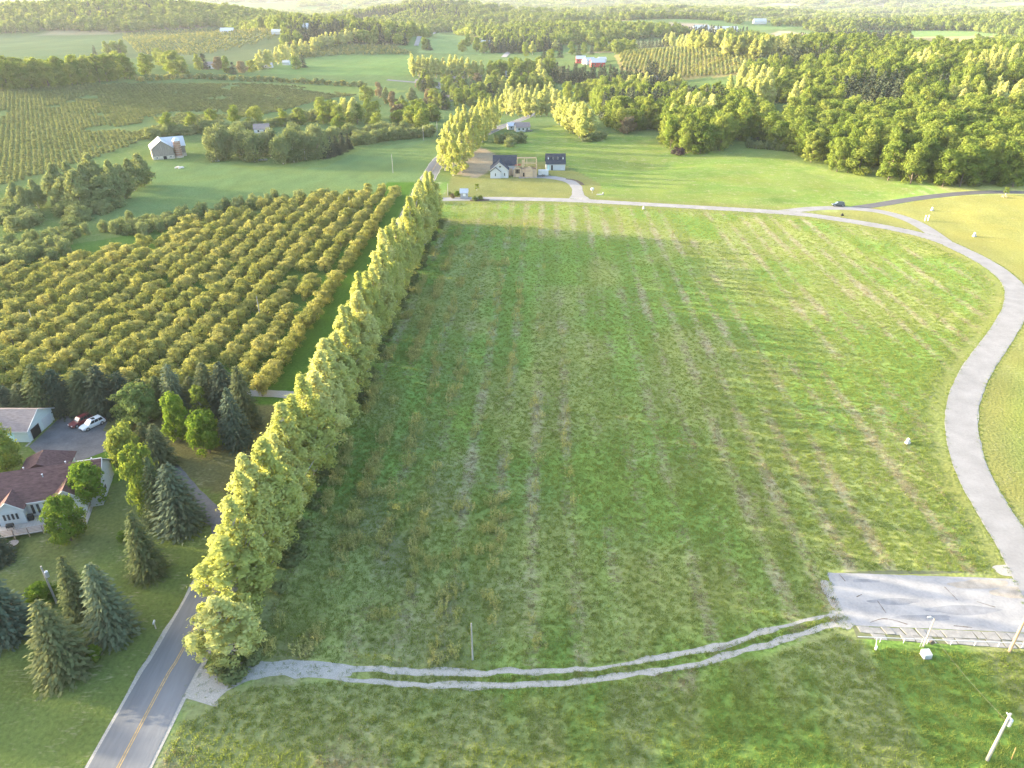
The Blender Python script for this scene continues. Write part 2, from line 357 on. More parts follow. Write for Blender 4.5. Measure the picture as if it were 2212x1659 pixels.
FIELDS = [(poly([(-100,78),(0,76),(260,74),(275,118),(0,124),(-100,124)]), (0.085,0.12,0.055)), (poly([(255,72),(470,63),(615,72),(600,118),(420,140),(270,124)]), (0.095,0.12,0.055)),
          (poly([(570,158),(620,132),(710,121),(892,118),(890,163)]), (0.105,0.165,0.055)), (poly([(1325,120),(1420,106),(1645,118),(1610,162),(1470,172),(1340,152)]), (0.21,0.18,0.075)),
          (poly([(1581,82),(1690,66),(1803,80),(1790,95),(1650,90)]), (0.30,0.235,0.165)), (poly([(1960,80),(2190,78),(2240,102),(1968,98)]), (0.24,0.20,0.10)),
          (poly([(1440,50),(1560,56),(1590,66),(1450,68)]), (0.27,0.22,0.17)), (poly([(1474,180),(1606,178),(1640,215),(1490,222)]), (0.10,0.15,0.05)),
          (poly([(900,92),(945,70),(1040,85),(1040,118),(905,112)]), (0.15,0.21,0.08)), (poly([(1300,92),(1480,86),(1640,100),(1500,110),(1310,108)]), (0.20,0.21,0.09)),
          (poly([(640,182),(800,186),(880,196),(800,210),(520,178)]), (0.15,0.19,0.055)), (poly([(2000,120),(2212,110),(2212,130),(2050,140)]), (0.20,0.20,0.08))]
x_, y_ = XX.ravel(), YY.ravel()
big = fbm(x_/40, y_/40, 5, 3); fine = fbm(x_/5, y_/9, 8, 3); mid = fbm(x_/14, y_/26, 9, 3)
col = np.zeros((len(x_), 3)); col[:] = (0.105, 0.145, 0.045); dry = np.full(len(x_), 0.30)
ROWDIR = math.radians(2.4)
def rowcoord(x, y): return x*math.cos(ROWDIR)-y*math.sin(ROWDIR)
def row_dry(x, y):
    """dead grass along the lines of the grubbed-out orchard rows"""
    r = rowcoord(x, y)+1.2*(fbm(x/30, y/60, 41, 2)-0.5)
    wave = 0.5+0.5*np.cos(2*math.pi*r/5.9)
    wave2 = sm(0.35, 0.95, wave)
    patch = fbm(x/16, y/55, 43, 3)
    strip = vnoise(np.floor(r/5.9+0.5)*3.7, y/90, 47)
    return 0.21+0.36*wave2*(0.45+0.55*sm(0.42, 0.80, patch*0.8+strip*0.45))+0.62*(fbm(x/7, y/12, 44, 4)-0.5)
main = (x_ > -41) & (y_ < 330) & (y_ > 40)
dry[main] = row_dry(x_[main], y_[main])
greener = sm(0.40, 0.66, mid)
col[main] = (np.array((0.192, 0.222, 0.076))*(1-greener[main])[:, None]+np.array((0.132, 0.208, 0.05))*greener[main][:, None])
nl = sm(18, -22, x_)*sm(170, 95, y_)*main; grey = sm(0.35, 0.62, fbm(x_/6, y_/12, 93, 3))*nl; col[:] = col*(1-0.5*grey)[:, None]+np.array((0.15, 0.142, 0.095))*(0.5*grey)[:, None]; dry[:] = dry+0.10*grey
g2 = sm(0.25, 0.75, 0.5+0.5*np.cos(2*math.pi*(rowcoord(x_, y_)+2.6)/11.8)+0.7*(big-0.5))
col[main] = col[main]*(0.93+0.14*g2[main])[:, None]
far = y_ > 430
col[far] = np.array((0.085, 0.125, 0.045))*(0.8+0.45*fbm(x_[far]/220, y_[far]/220, 61, 3))[:, None]
patchwork = _hash(np.floor((x_*0.93+y_*0.36)/260), np.floor((y_*0.93-x_*0.36)/210), 71)
t = far & (y_ > 1150) & (patchwork > 0.74); col[t] = (0.215, 0.19, 0.115)
t = far & (y_ > 1150) & (patchwork < 0.25); col[t] = (0.10, 0.165, 0.055)
def zone(P, c, d, noise=0.25):
    k = inside(P, x_, y_)
    col[k] = np.array(c)*(1-noise/2+noise*big[k])[:, None]; dry[k] = d
zone(Z_NORTH, (0.135, 0.178, 0.045), 0.36, 0.6); kn = inside(Z_NORTH, x_, y_); gn = sm(0.45, 0.62, fbm(x_/22, y_/9, 87, 3)); col[kn] = col[kn]*(1-0.45*gn[kn])[:, None]+np.array((0.085, 0.16, 0.03))*(0.45*gn[kn])[:, None]
zone(Z_PASTURE, (0.105, 0.155, 0.058), 0.12); zone(Z_FARORCH, (0.115, 0.15, 0.055), 0.25)
zone(Z_CONS, (0.155, 0.160, 0.055), 0.30); zone(Z_SOIL, (0.24, 0.19, 0.13), 0.42)
zone(Z_URLAWN, (0.168, 0.172, 0.058), 0.28); zone(Z_ORCH, (0.065, 0.115, 0.025), 0.26)
zone(Z_LAWN, (0.098, 0.128, 0.037), 0.30, 0.6)
k = inside(Z_LAWN, x_, y_); br = sm(0.5, 0.75, mid); col[k] = col[k]*(1-0.35*br[k])[:, None]+np.array((0.14, 0.13, 0.06))*(0.35*br[k])[:, None]
k = inside(np.array([(-47, 96), (-47, 128), (-100, 130), (-60, 104)]), x_, y_); col[k] = np.array((0.105, 0.105, 0.045))
k = inside(np.array([(-64, 110.5), (-60, 104.5), (-72, 101), (-86, 109), (-80, 113)]), x_, y_); col[k] = np.array((0.075, 0.135, 0.022))
for Pf, cf in FIELDS: zone(Pf, cf, 0.2)
strip = (x_ > -58) & (x_ < -44.5) & (y_ > 128) & (y_ < 330); col[strip] = (0.062, 0.125, 0.02); dry[strip] = 0.15
dl = dist_path(LOOP[::2], x_, y_)
outer = (x_ > 60) & (y_ < 262) & (y_ > 40)
lx = np.interp(y_, [p[1] for p in LOOP[::-1] if p[0] > 40][::-1] if False else np.sort([p[1] for p in LOOP if p[0] > 60]), np.array([p[0] for p in LOOP if p[0] > 60])[np.argsort([p[1] for p in LOOP if p[0] > 60])])
k = outer & (x_ > lx); wr = sm(150, 240, y_[k])[:, None]; col[k] = (np.array((0.125, 0.155, 0.046))*(1-wr)+np.array((0.168, 0.172, 0.058))*wr)*(0.8+0.4*big[k])[:, None]; dry[k] = 0.27
kv = sm(11, 5, dl)*(y_ < 420); col[:] = col*(1-0.75*kv)[:, None]+np.array((0.145, 0.15, 0.055))*(0.75*kv)[:, None]; dry[:] = dry*(1-0.7*kv)+0.30*0.7*kv
# mown bottom field below the track, broad pale and green swathes
dt = y_ - np.interp(x_, TRACK[:, 0], TRACK[:, 1])
k = (x_ > -41) & (dt < -2) & (y_ < 75); dry[k] = 0.14+0.40*sm(0.45, 0.75, fbm(x_[k]/9, y_[k]/22, 83, 3))*sm(60, 20, x_[k])
kg = sm(0.45, 0.65, fbm(x_/7, y_/30, 85, 3)); col[k] = (np.array((0.185, 0.205, 0.085))*(1-kg[k])[:, None]+np.array((0.118, 0.195, 0.042))*kg[k][:, None])
ks = sm(7, 2.0, np.abs(y_-266))*(x_ > -34)*(x_ < 12)*0.8; col[:] = col*(1-ks)[:, None]+np.array((0.22, 0.19, 0.08))*ks[:, None]
col *= (0.85+0.3*fine)[:, None]

gm = np_mesh('ground', VV, FF, [], smooth=True)
a = gm.attributes.new('gcol', 'FLOAT_COLOR', 'POINT'); a.data.foreach_set('color', np.concatenate([np.clip(col, 0.01, 0.6), np.ones((len(col), 1))], 1).astype(np.float32).ravel())
a = gm.attributes.new('dry', 'FLOAT', 'POINT'); a.data.foreach_set('value', np.clip(dry, 0, 1).astype(np.float32))
m, n, o = new_mat('meadow_ground')
geo = nd(n, 'ShaderNodeNewGeometry')
def nz(scale, detail=3.0, stretch=None):
    src = geo.outputs['Position']
    if stretch:
        mp = nd(n, 'ShaderNodeMapping'); mp.inputs['Scale'].default_value = stretch; n.links.new(src, mp.inputs[0]); src = mp.outputs[0]
    t = nd(n, 'ShaderNodeTexNoise', Scale=scale, Detail=detail); n.links.new(src, t.inputs['Vector']); return t.outputs[0]
ac = nd(n, 'ShaderNodeAttribute', attribute_name='gcol'); ad = nd(n, 'ShaderNodeAttribute', attribute_name='dry')
n1 = nz(0.32, 4); n2 = nz(1.9, 5); n3 = nz(0.055, 3); n4 = nz(1.0, 4, (1.0, 3.2, 1.0))
f = mth(n, 'ADD', ad.outputs['Fac'], mth(n, 'MULTIPLY', mth(n, 'SUBTRACT', n1, 0.5), 0.75))
f = mth(n, 'ADD', f, mth(n, 'MULTIPLY', mth(n, 'SUBTRACT', n4, 0.5), 0.95))
f = mth(n, 'MULTIPLY', mth(n, 'SUBTRACT', f, 0.40), 2.6, True)
shade = mth(n, 'ADD', 0.5, mth(n, 'MULTIPLY', n2, 1.0))
shv = nd(n, 'ShaderNodeCombineColor'); [n.links.new(shade, shv.inputs[i]) for i in range(3)]
c = mixc(n, 1.0, ac.outputs['Color'], shv.outputs[0], 'MULTIPLY')
c = mixc(n, mth(n, 'MULTIPLY', mth(n, 'SUBTRACT', n3, 0.42), 1.6, True), c, mixc(n, 1.0, c, (1.25, 1.08, 0.85), 'MULTIPLY'))
dryc = mixc(n, n2, (0.215, 0.19, 0.118), (0.375, 0.335, 0.23))
c = mixc(n, mth(n, 'MULTIPLY', f, 0.85), c, dryc)
p = nd(n, 'ShaderNodeBsdfDiffuse', Roughness=0.6)
n.links.new(c, p.inputs['Color'])
bp = nd(n, 'ShaderNodeBump', Strength=0.55, Distance=0.25); n.links.new(n2, bp.inputs['Height']); n.links.new(bp.outputs[0], p.inputs['Normal'])
n.links.new(p.outputs[0], o.inputs[0])
gm.materials.append(m)
ground = struct(ob('ground', gm)); ground['label'] = 'rolling green meadows and fields'

# ------------------------------------------------------------------ roads
def ribbon(name, path, half, lift, mat, off=0.0, across=5, jag=0.0, seed=0, lo=None):
    """a sheet along a path; half may be a function of the running length"""
    P = np.array(path); T = np.gradient(P, axis=0); T /= np.linalg.norm(T, axis=1)[:, None]; N = np.stack([T[:, 1], -T[:, 0]], 1)
    s = np.concatenate([[0], np.cumsum(np.linalg.norm(np.diff(P, axis=0), axis=1))])
    V = []
    for i in range(len(P)):
        h = half(s[i]) if callable(half) else half
        jl = jag*(vnoise(s[i]/1.1, 3.3, seed)-0.5)*2+jag*(vnoise(s[i]/4.0, 7.3, seed)-0.5)*2; jr = jag*(vnoise(s[i]/1.1, 8.1, seed+5)-0.5)*2+jag*(vnoise(s[i]/4.0, 1.3, seed+9)-0.5)*2
        for j in range(across):
            q = j/(across-1)*2-1
            d = q*h+(jl if j == 0 else jr if j == across-1 else 0)+off
            x, y = P[i]+N[i]*d; V.append((x, y))
    V = np.array(V); z = Hn(V[:, 0], V[:, 1])+lift*(1+np.clip(V[:, 1]-300, 0, 2000)/250)
    I = np.arange(len(P)*across).reshape(len(P), across)
    F = np.stack([I[:-1, :-1].ravel(), I[1:, :-1].ravel(), I[1:, 1:].ravel(), I[:-1, 1:].ravel()], 1)
    return struct(ob(name, np_mesh(name, np.column_stack([V, z]), F[:, ::-1].copy(), [mat])))
def sheet(name, pts, lift, mat, res=1.5, jag=0.0):
    P = np.array(pts); lo = P.min(0); hi = P.max(0)
    # outline subdivided and slightly ragged, triangulated as a fan of strips
    out = []
    for i in range(len(P)):
        a_, b_ = P[i], P[(i+1) % len(P)]; k_ = max(1, int(np.linalg.norm(b_-a_)/res))
        for q in range(k_):
            p_ = a_+(b_-a_)*q/k_; out.append(p_+jag*(RNG.random(2)-0.5)*2)
    out = np.array(out); z = Hn(out[:, 0], out[:, 1])+lift
    return struct(ob(name, np_mesh(name, np.column_stack([out, np.full(len(out), z.mean()) if z.ptp() < 0.02 else z]) if False else np.column_stack([out, z]), [tuple(range(len(out)))], [mat])))

ribbon('road_shoulder', ROAD, 3.78, 0.03, M_GRAVEL, jag=0.24, seed=3)
ribbon('road', ROAD, 3.35, 0.055, M_ASPH)
ribbon('road_centre_line', ROAD, 0.06, 0.066, M_YELLOW, off=-0.13, across=2)
ribbon('road_centre_line', ROAD, 0.06, 0.066, M_YELLOW, off=0.13, across=2)
ribbon('loop_road_verge', LOOP[:-4], 2.95, 0.028, M_GRAVEL, jag=0.12, seed=13)
ribbon('loop_road', LOOP, 2.85, 0.055, M_PALEROAD)
ribbon('junction_road', LEG, 2.7, 0.047, M_PALEROAD)
ribbon('dark_asphalt_road', BRANCH, 2.6, 0.040, M_DARKASPH)
ribbon('construction_driveway', DRIVE, lambda s: 2.4+2.6*max(0, 1-s/9)+1.2*max(0, (s-30)/40), 0.036, M_PALEROAD, jag=0.2, seed=4)
ribbon('gravel_track_rut', TRACK, 0.42, 0.024, M_GRAVEL, off=-0.9, jag=0.34, seed=21, across=3)
ribbon('gravel_track_rut', TRACK, 0.42, 0.024, M_GRAVEL, off=0.9, jag=0.34, seed=25, across=3)
ribbon('gravel_track_mouth', TRACK[:13], lambda s: 1.9*max(0.0, 1-s/10)+1.2*max(0.0, 1-s/22)+0.35, 0.018, M_GRAVEL, jag=0.35, seed=31)
ribbon('driveway', HDRIVE, lambda s: 1.75+3.2*max(0, 1-s/5.0), 0.036, M_DRIVE, jag=0.12, seed=41)
sheet('parking_court', [(-91.6, 112.8), (-91.6, 123.5), (-87, 125), (-81.5, 123.5), (-80.5, 118.5), (-74, 115.0), (-76, 111.5), (-79.5, 108.0), (-80.5, 103.5), (-84.0, 102.8), (-86.5, 108.5)], 0.028, M_DRIVE)
ribbon('orchard_lane', smooth_path([(-43.5, 132.5), (-48, 132.8), (-53, 133.2), (-58, 133.4)], 1), 1.5, 0.036, M_GRAVEL, jag=0.15, seed=51)
ribbon('far_road', smooth_path([at(u, v) for u, v in [(1088, 124), (1096, 116), (1110, 104), (1116, 96)]], 12), 4.0, 0.10, M_PALEROAD, across=3)
ribbon('far_lane', smooth_path([at(u, v) for u, v in [(898, 98), (903, 88), (925, 74), (945, 61)]], 15), 3.2, 0.15, M_PALEROAD, across=3)
ribbon('valley_road', smooth_path([at(u, v) for u, v in [(836, 173), (870, 176), (905, 179)]], 10), 3.4, 0.10, M_ASPH, across=3)

# concrete pad with its apron of broken slabs
padL, padB = np.array(at(1785, 1237)), np.array(at(1834, 1351))
padTR, padBR = np.array((82.0, 77.6)), np.array((82.0, 67.2))
sheet('parking_pad', [padL, padB, padBR, padTR], 0.034, M_PAD, 1.2, 0.05)
def blot(name, u, v, ru, rv, mat, lift, seed, n_=26):
    rg = random.Random(seed); c0 = at(u, v); P_ = []
    for q in range(n_):
        a_ = 2*math.pi*q/n_; k_ = 0.75+0.5*float(vnoise(np.array([math.cos(a_)*1.6+seed]), np.array([math.sin(a_)*1.6]), seed)[0])+rg.uniform(-0.05, 0.05)
        P_.append((c0[0]+ru*k_*math.cos(a_), c0[1]+rv*k_*math.sin(a_)))
    return sheet(name, P_, lift, mat, 5)
blot('sand_drift', 2120, 1262, 4.6, 0.9, M_SAND, 0.040, 3); blot('sand_drift', 2185, 1280, 3.2, 1.2, M_SAND, 0.045, 4)
blot('pad_stain', 2080, 1318, 5.5, 0.9, M_STAIN, 0.039, 5); blot('pad_stain', 1930, 1300, 3.5, 0.6, M_STAIN, 0.039, 6); blot('pad_stain', 1990, 1335, 4.0, 0.5, M_STAIN, 0.041, 8); blot('pad_stain', 1870, 1255, 2.0, 0.35, M_STAIN, 0.039, 9)
blot('gravel_spill', 1800, 1290, 1.0, 3.2, M_GRAVEL, 0.020, 10); blot('gravel_spill', 1822, 1338, 1.8, 1.6, M_GRAVEL, 0.022, 11); blot('gravel_spill', 1960, 1236, 9.5, 0.35, M_APRON, 0.018, 12); blot('gravel_spill', 2190, 1232, 3.0, 1.2, M_GRAVEL, 0.019, 14)
def cracks():
    g = G()
    for pts in ([(1895,1298),(1905,1312),(1914,1325)], [(2040,1268),(2062,1290),(2068,1297)], [(1880,1345),(1905,1337),(1930,1340),(1960,1349)], [(2060,1352),(2100,1356)], [(1850,1290),(1862,1284)], [(2110,1300),(2150,1312)], [(1812,1240),(1826,1256)]):
        P = smooth_path([at(u, v) for u, v in pts], 0.5)
        for i in range(len(P)-1):
            d = P[i+1]-P[i]; nn = np.array((-d[1], d[0]))/np.linalg.norm(d)*(0.03+0.05*random.random()); z = H(*P[i])+0.042
            g.add([(*(P[i]-nn), z), (*(P[i]+nn), z), (*(P[i+1]+nn), z), (*(P[i+1]-nn), z)], [(3, 2, 1, 0)])
    return struct(g.build('pad_crack', M_SOIL))
cracks()
apron = struct(sheet('concrete_apron', [padB+(0.4, -0.1), np.array(at(1851, 1379)), (82, 63.9), padBR+(0, -0.15)], 0.015, M_APRON))
rx = random.Random(5)
yA = lambda x: np.interp(x, [padB[0], 82], [padB[1]-0.15, padBR[1]-0.2]); yB = lambda x: np.interp(x, [padB[0], 82], [at(1851, 1379)[1], 64.0])
for r in range(2):
    x = padB[0]+0.9+0.25*r
    while x < 81:
        wdt = rx.uniform(0.9, 2.1)
        if x > 56 or r == 0 or rx.random() < 0.75:
            f0, f1 = (0.0, 0.52) if r == 0 else (0.56, 1.0)
            cs = []
            for q, fr in ((x, f0), (x+wdt, f0), (x+wdt, f1), (x, f1)):
                yy = yA(q)+(yB(q)-yA(q))*fr; cs.append((q+rx.uniform(-0.16, 0.16)+0.25*fr, yy+rx.uniform(-0.08, 0.08)))
            cs[1] = (cs[1][0]-0.12, cs[1][1]); cs[2] = (cs[2][0]-0.12, cs[2][1])
            cen = np.mean(cs, 0); z0 = H(*cen); tl = rx.uniform(0.05, 0.11)
            g = G(); n_ = 4
            V = [(a_-cen[0], b_-cen[1], -0.05) for a_, b_ in cs]+[(a_-cen[0], b_-cen[1], tl+rx.uniform(-0.015, 0.015)) for a_, b_ in cs]
            g.add(V, [(0,1,2,3),(7,6,5,4)]+[(i, i+4, (i+1) % 4+4, (i+1) % 4) for i in range(4)])
            g.build('slab', M_SLAB, apron, loc=(cen[0], cen[1], z0))
        x += wdt+0.06

# ------------------------------------------------------------------ tree kinds
def unit(a): return a/np.maximum(np.linalg.norm(a, axis=1), 1e-9)[:, None]
def leaf_quads(Cn, N, S, aspect, rng, up=None):
    n_ = len(Cn); R = rng.normal(size=(n_, 3))
    if up is not None: R = R*0.35+np.array(up)[None, :]
    T = unit(np.cross(N, R)); B = unit(np.cross(N, T))
    if up is not None: T, B = B, T
    S = S[:, None]
    V = np.stack([Cn-T*S, Cn-B*S*aspect+N*S*0.15, Cn+T*S, Cn+B*S*aspect+N*S*0.15], 1).reshape(-1, 3)
    return V, np.arange(n_*4).reshape(-1, 4)
def lobe_crown(rng, z0, z1, env, nl, rl, nleaf, s, aspect=0.62, top=1.0, droop=0.0, up=None, squash=0.8):
    """leaf faces over many small lobes that fill an uneven crown"""
    t = rng.random(nl)**0.85; ang = rng.random(nl)*2*math.pi
    e = np.array([env(q) for q in t]); rad = e*np.sqrt(rng.random(nl))*0.92
    Lc = np.stack([rad*np.cos(ang), rad*np.sin(ang), z0+(z1-z0)*t], 1)
    Lr = rng.uniform(rl[0], rl[1], nl)*(0.6+0.5*e/max(e.max(), 1e-6))
    k = rng.choice(nl, nleaf, p=Lr**2/np.sum(Lr**2)); d = unit(rng.normal(size=(nleaf, 3))+np.array([0, 0, 0.35]))
    r = Lr[k]*(0.45+0.58*np.sqrt(rng.random(nleaf)))*(1+0.7*(rng.random(nleaf) < 0.14)*rng.random(nleaf))
    Cn = Lc[k]+d*r[:, None]*np.array([1, 1, squash]); Cn[:, 2] -= droop*rng.random(nleaf)*2
    out = unit(Cn-np.array([0, 0, z0+0.35*(z1-z0)]))
    N = unit(d*0.8+out*0.5+rng.normal(size=(nleaf, 3))*0.45)
    S = s*rng.uniform(0.6, 1.3, nleaf)
    V, F = leaf_quads(Cn, N, S, aspect, rng, up)
    return V, F, Lc
def wood(rng, h, r, Lc, nlimb, z_first, lean=0.02):
    g = G(); top = h*0.86
    path = [(lean*h*math.sin(i*1.3)*i/6, lean*h*math.cos(i*1.7)*i/6, top*i/6-0.3*(i == 0)) for i in range(7)]
    g.tube(path, [r*(1.25 if i == 0 else 1)*(1-0.82*i/6) for i in range(7)], 7)
    if len(Lc):
        pick = rng.choice(len(Lc), min(nlimb, len(Lc)), replace=False)
        for q in pick:
            e = Lc[q]; zb = max(z_first, e[2]-np.hypot(e[0], e[1])*1.3-0.05*h); zb = min(zb, top*0.85)
            i = zb/top*6; b = np.array(path[min(6, int(i))])*1.0; b[2] = zb
            mid_ = (b+e)/2+np.array([0, 0, -0.04*h*0.3])
            rr = r*0.42*(1-zb/h*0.6)
            g.tube([b, mid_, e], [rr, rr*0.65, rr*0.22], 5)
    return g
def conifer(rng, h, R, levels, per, s, sag=0.22):
    Cn = []; N = []; S = []
    for i in range(levels):
        t = (i+0.3*rng.random())/levels; z = 0.05*h+t*h*0.95
        L = R*(1-t)**0.64*rng.uniform(0.85, 1.12)+0.12
        nb = max(4, int(per*(1-0.55*t)))
        for b in range(nb):
            a = 2*math.pi*(b+rng.random()*0.8)/nb; l = L*rng.uniform(0.72, 1.12); dx = np.array([math.cos(a), math.sin(a), 0])
            kk = max(3, int(l/(s*0.62)))
            for j in range(kk):
                q = (j+0.4+0.5*rng.random())/kk
                if q < 0.22: continue
                Cn.append(dx*l*q+np.array([0, 0, z-sag*l*q+0.10*l*q*q])+rng.normal(size=3)*s*0.25)
                N.append(np.array([0, 0, 1.0])+dx*0.55+rng.normal(size=3)*0.35); S.append(s*(1.15-0.35*q)*rng.uniform(0.7, 1.2))
    Cn = np.array(Cn); N = unit(np.array(N)); S = np.array(S)
    # needles lie along the branch
    rad = unit(np.column_stack([Cn[:, :2], -0.25*np.hypot(Cn[:, 0], Cn[:, 1])])+rng.normal(size=Cn.shape)*0.25)
    B = unit(np.cross(N, rad)); T = rad; Sx = S[:, None]
    V = np.stack([Cn-T*Sx*0.8, Cn-B*Sx*0.5, Cn+T*Sx*1.0-np.array([0, 0, 0.15])*Sx, Cn+B*Sx*0.5], 1).reshape(-1, 3)
    return V, np.arange(len(Cn)*4).reshape(-1, 4)
KINDS = {}
class Kind: pass
def add_kind(key, crown, trunk_g, leafm, barkm, h, w_):
    k = Kind(); k.h, k.w = h, w_
    V, F = crown
    k.crown = np_mesh('crown', V, F, [leafm]); k.trunk = trunk_g.mesh('trunk', barkm)
    tv = np.array(trunk_g.V); q = [f for f in trunk_g.F]
    me = bpy.data.meshes.new('tree'); nv = len(V)
    allF = [tuple(f) for f in F.tolist()]+[tuple(i+nv for i in f) for f in q]
    k.VF = (V, F, tv, q, leafm, barkm)
    k.whole = None
    KINDS.setdefault(key, []).append(k)
def whole(k):
    if k.whole is None:
        V, F, tv, q, lm, bm = k.VF; nv = len(V); me = bpy.data.meshes.new('tree')
        AV = np.concatenate([V, tv]); quads = [f for f in q if len(f) == 4]
        AF = np.concatenate([F, np.array(quads)+nv])
        k.whole = np_mesh('tree', AV, AF, [lm, bm], np.concatenate([np.zeros(len(F), int), np.ones(len(quads), int)]))
    return k.whole
def deciduous(key, seed, leafm, h, w_, z0, nl, rl, nleaf, s, barkm=None, shape='round', r=None, nlimb=10, **kw):
    rng = np.random.default_rng(seed); R = w_/2-rl[0]*0.6
    env = {'round': lambda t: R*math.sqrt(max(0.02, 1-((t-0.42)/0.62)**2)),
           'poplar': lambda t: R*(0.55+0.45*math.sin(math.pi*min(1, t*1.15)**0.8))*(1 if t < 0.55 else max(0.12, 1-((t-0.55)/0.50)**1.4)),
           'cone': lambda t: R*(1.02-t), 'flat': lambda t: R*(1-0.25*t)}[shape]
    V, F, Lc = lobe_crown(rng, z0, h-rl[0]*0.7, env, nl, rl, nleaf, s, **kw)
    add_kind(key, (V, F), wood(rng, h, r or h*0.018, Lc, nlimb, z0*0.8), leafm, barkm or M_BARK, h, w_)
for i in range(4):
    deciduous('poplar', 100+i, L_POP, 18.0, 7.4-0.5*(i % 2), 1.0, 150, (0.36, 0.74), 9800, 0.215, M_PBARK, 'poplar', r=0.34, nlimb=44, squash=1.5)
for i in range(4):
    deciduous('orchard', 120+i, L_ORCH, 4.5, 4.6, 0.8, 34, (0.42, 0.78), 2400, 0.15, M_BARK, 'round', r=0.11, nlimb=7)
for i in range(5):
    deciduous('maple', 140+i, [L_MAPLE, L_MAPLE, L_LIME, L_MAPLE, L_LIME][i], 19.0, 12.5, 1.3-0.5*(i % 2), [46, 62, 70, 54, 60][i], [(1.4, 2.4), (1.1, 2.0), (0.9, 1.7), (1.2, 2.3), (1.0, 2.1)][i], 5200, 0.43, M_BARK, 'round', r=0.3, nlimb=8)
for i in range(3):
    deciduous('stand_poplar', 160+i, L_POP, 18.0, 7.0, 1.2, 42, (0.9, 1.5), 3000, 0.46, M_PBARK, 'poplar', r=0.22, nlimb=8)
for i in range(2):
    deciduous('bright', 170+i, L_BRIGHT, 9.0, 7.6, 0.7, 60, (0.7, 1.15), 7500, 0.24, M_BARK, 'round', r=0.18, nlimb=8)
    deciduous('pale', 180+i, [L_PALE, L_LIME][i], 10.0, 9.0, 0.8, 70, (0.7, 1.2), 8000, 0.25, M_BARK, 'round', r=0.2, nlimb=10)
    deciduous('willow', 190+i, L_WILLOW, 16.0, 14.0, 2.5, 50, (1.3, 2.2), 6000, 0.42, M_PBARK, 'round', r=0.4, nlimb=12, droop=1.6, up=(0, 0, 1))
    deciduous('thicket', 200+i, L_THICK, 5.0, 6.0, 0.4, 26, (0.8, 1.3), 2200, 0.26, M_BARK, 'flat', r=0.08, nlimb=8)
    deciduous('grey', 206+i, [L_WILLOW, L_THICK][i], 12.0, 9.0, 0.5, 62, (0.9, 1.6), 5600, 0.34, M_PBARK, 'poplar', r=0.2, nlimb=22)
deciduous('brown', 210, L_BROWN, 8.0, 8.5, 1.0, 36, (0.9, 1.4), 2600, 0.36, M_BARK, 'round', r=0.2, nlimb=10)
deciduous('purple', 212, L_PURPLE, 3.5, 6.0, 0.3, 24, (0.7, 1.1), 1800, 0.24, M_BARK, 'flat', r=0.08, nlimb=6)
deciduous('birch', 214, L_LIME, 9.0, 4.6, 2.5, 34, (0.5, 0.8), 2600, 0.2, M_WHITE, 'round', r=0.12, nlimb=16)
for i in range(3):
    rng = np.random.default_rng(230+i)
    for key, mt in (('spruce', L_SPRUCE), ('blue_spruce', L_BLUE), ('dark_spruce', L_DARKSPR)):
        if i == 2 and key != 'spruce': continue
        V, F = conifer(rng, 11.0, 3.0, 38, 21, 0.38)
        add_kind(key, (V, F), wood(rng, 11.0, 0.16, [], 0, 0, 0.0), mt, M_BARK, 11.0, 5.9)
for i in range(2):   # light kinds for distant masses
    rng = np.random.default_rng(250+i)
    deciduous('far_tree', 255+i, [L_MAPLE, L_LIME][i], 16.0, 13.0, 1.5, 22, (2.0, 3.2), 900, 1.0, M_BARK, 'round', r=0.3, nlimb=3)
    deciduous('far_grove', 265+i, [L_MAPLE, L_THICK][i], 15.0, 34.0, 1.0, 70, (2.6, 4.2), 1700, 1.7, M_BARK, 'flat', r=0.3, nlimb=3)
    V, F = conifer(rng, 14.0, 3.0, 16, 9, 1.0); add_kind('far_spruce', (V, F), wood(rng, 14.0, 0.2, [], 0, 0, 0.0), L_DARKSPR, M_BARK, 14.0, 6.0)
deciduous('row_tree', 280, L_THICK, 3.6, 4.2, 0.5, 9, (0.7, 1.1), 260, 0.42, M_BARK, 'round', r=0.1, nlimb=3)
deciduous('row_tree', 281, L_ORCH, 3.6, 4.2, 0.5, 9, (0.7, 1.1), 260, 0.42, M_BARK, 'round', r=0.1, nlimb=3)
deciduous('row_green', 282, leaf('young_orchard_leaves', (0.17, 0.205, 0.085), (0.23, 0.26, 0.115), 0.5, 0.5), 3.2, 3.8, 0.4, 9, (0.7, 1.1), 260, 0.42, M_BARK, 'round', r=0.1, nlimb=3)

COUNT = {}
def tree(key, x, y, h, w_, name, label, cat='tree', group=None, parts=False, rz=None, i=None):
    ks = KINDS[key]; k = ks[(COUNT.get(key, 0) if i is None else i) % len(ks)]; COUNT[key] = COUNT.get(key, 0)+1
    sc = (w_/k.w, w_/k.w*random.uniform(0.92, 1.08), h/k.h); rz = random.random()*6.283 if rz is None else rz
    z = H(x, y)
    if parts:
        t_ = thing(name, label, cat, (x, y, z-0.05), rz, group, sc)
        ob('trunk', k.trunk, t_); ob('crown', k.crown, t_); return t_
    o_ = ob(name, whole(k), None, (x, y, z-0.05), rz, sc); return tag(o_, label, cat, group)
def ptree(key, u, vb, vt, wpx, name, label, cat='tree', group=None, parts=True, i=None):
    x, y = at(u, vb); h = max(0.6, height_to(x, y, vt))
    u = u+(u-seen(x, y, H(x, y)+h)[0])*0.25; x, y = at(u, vb); h = max(0.6, height_to(x, y, vt)); dep = seen(x, y, 0)[2]
    return tree(key, x, y, h, wpx*dep/FPX, name, label, cat, group, parts, i=i)

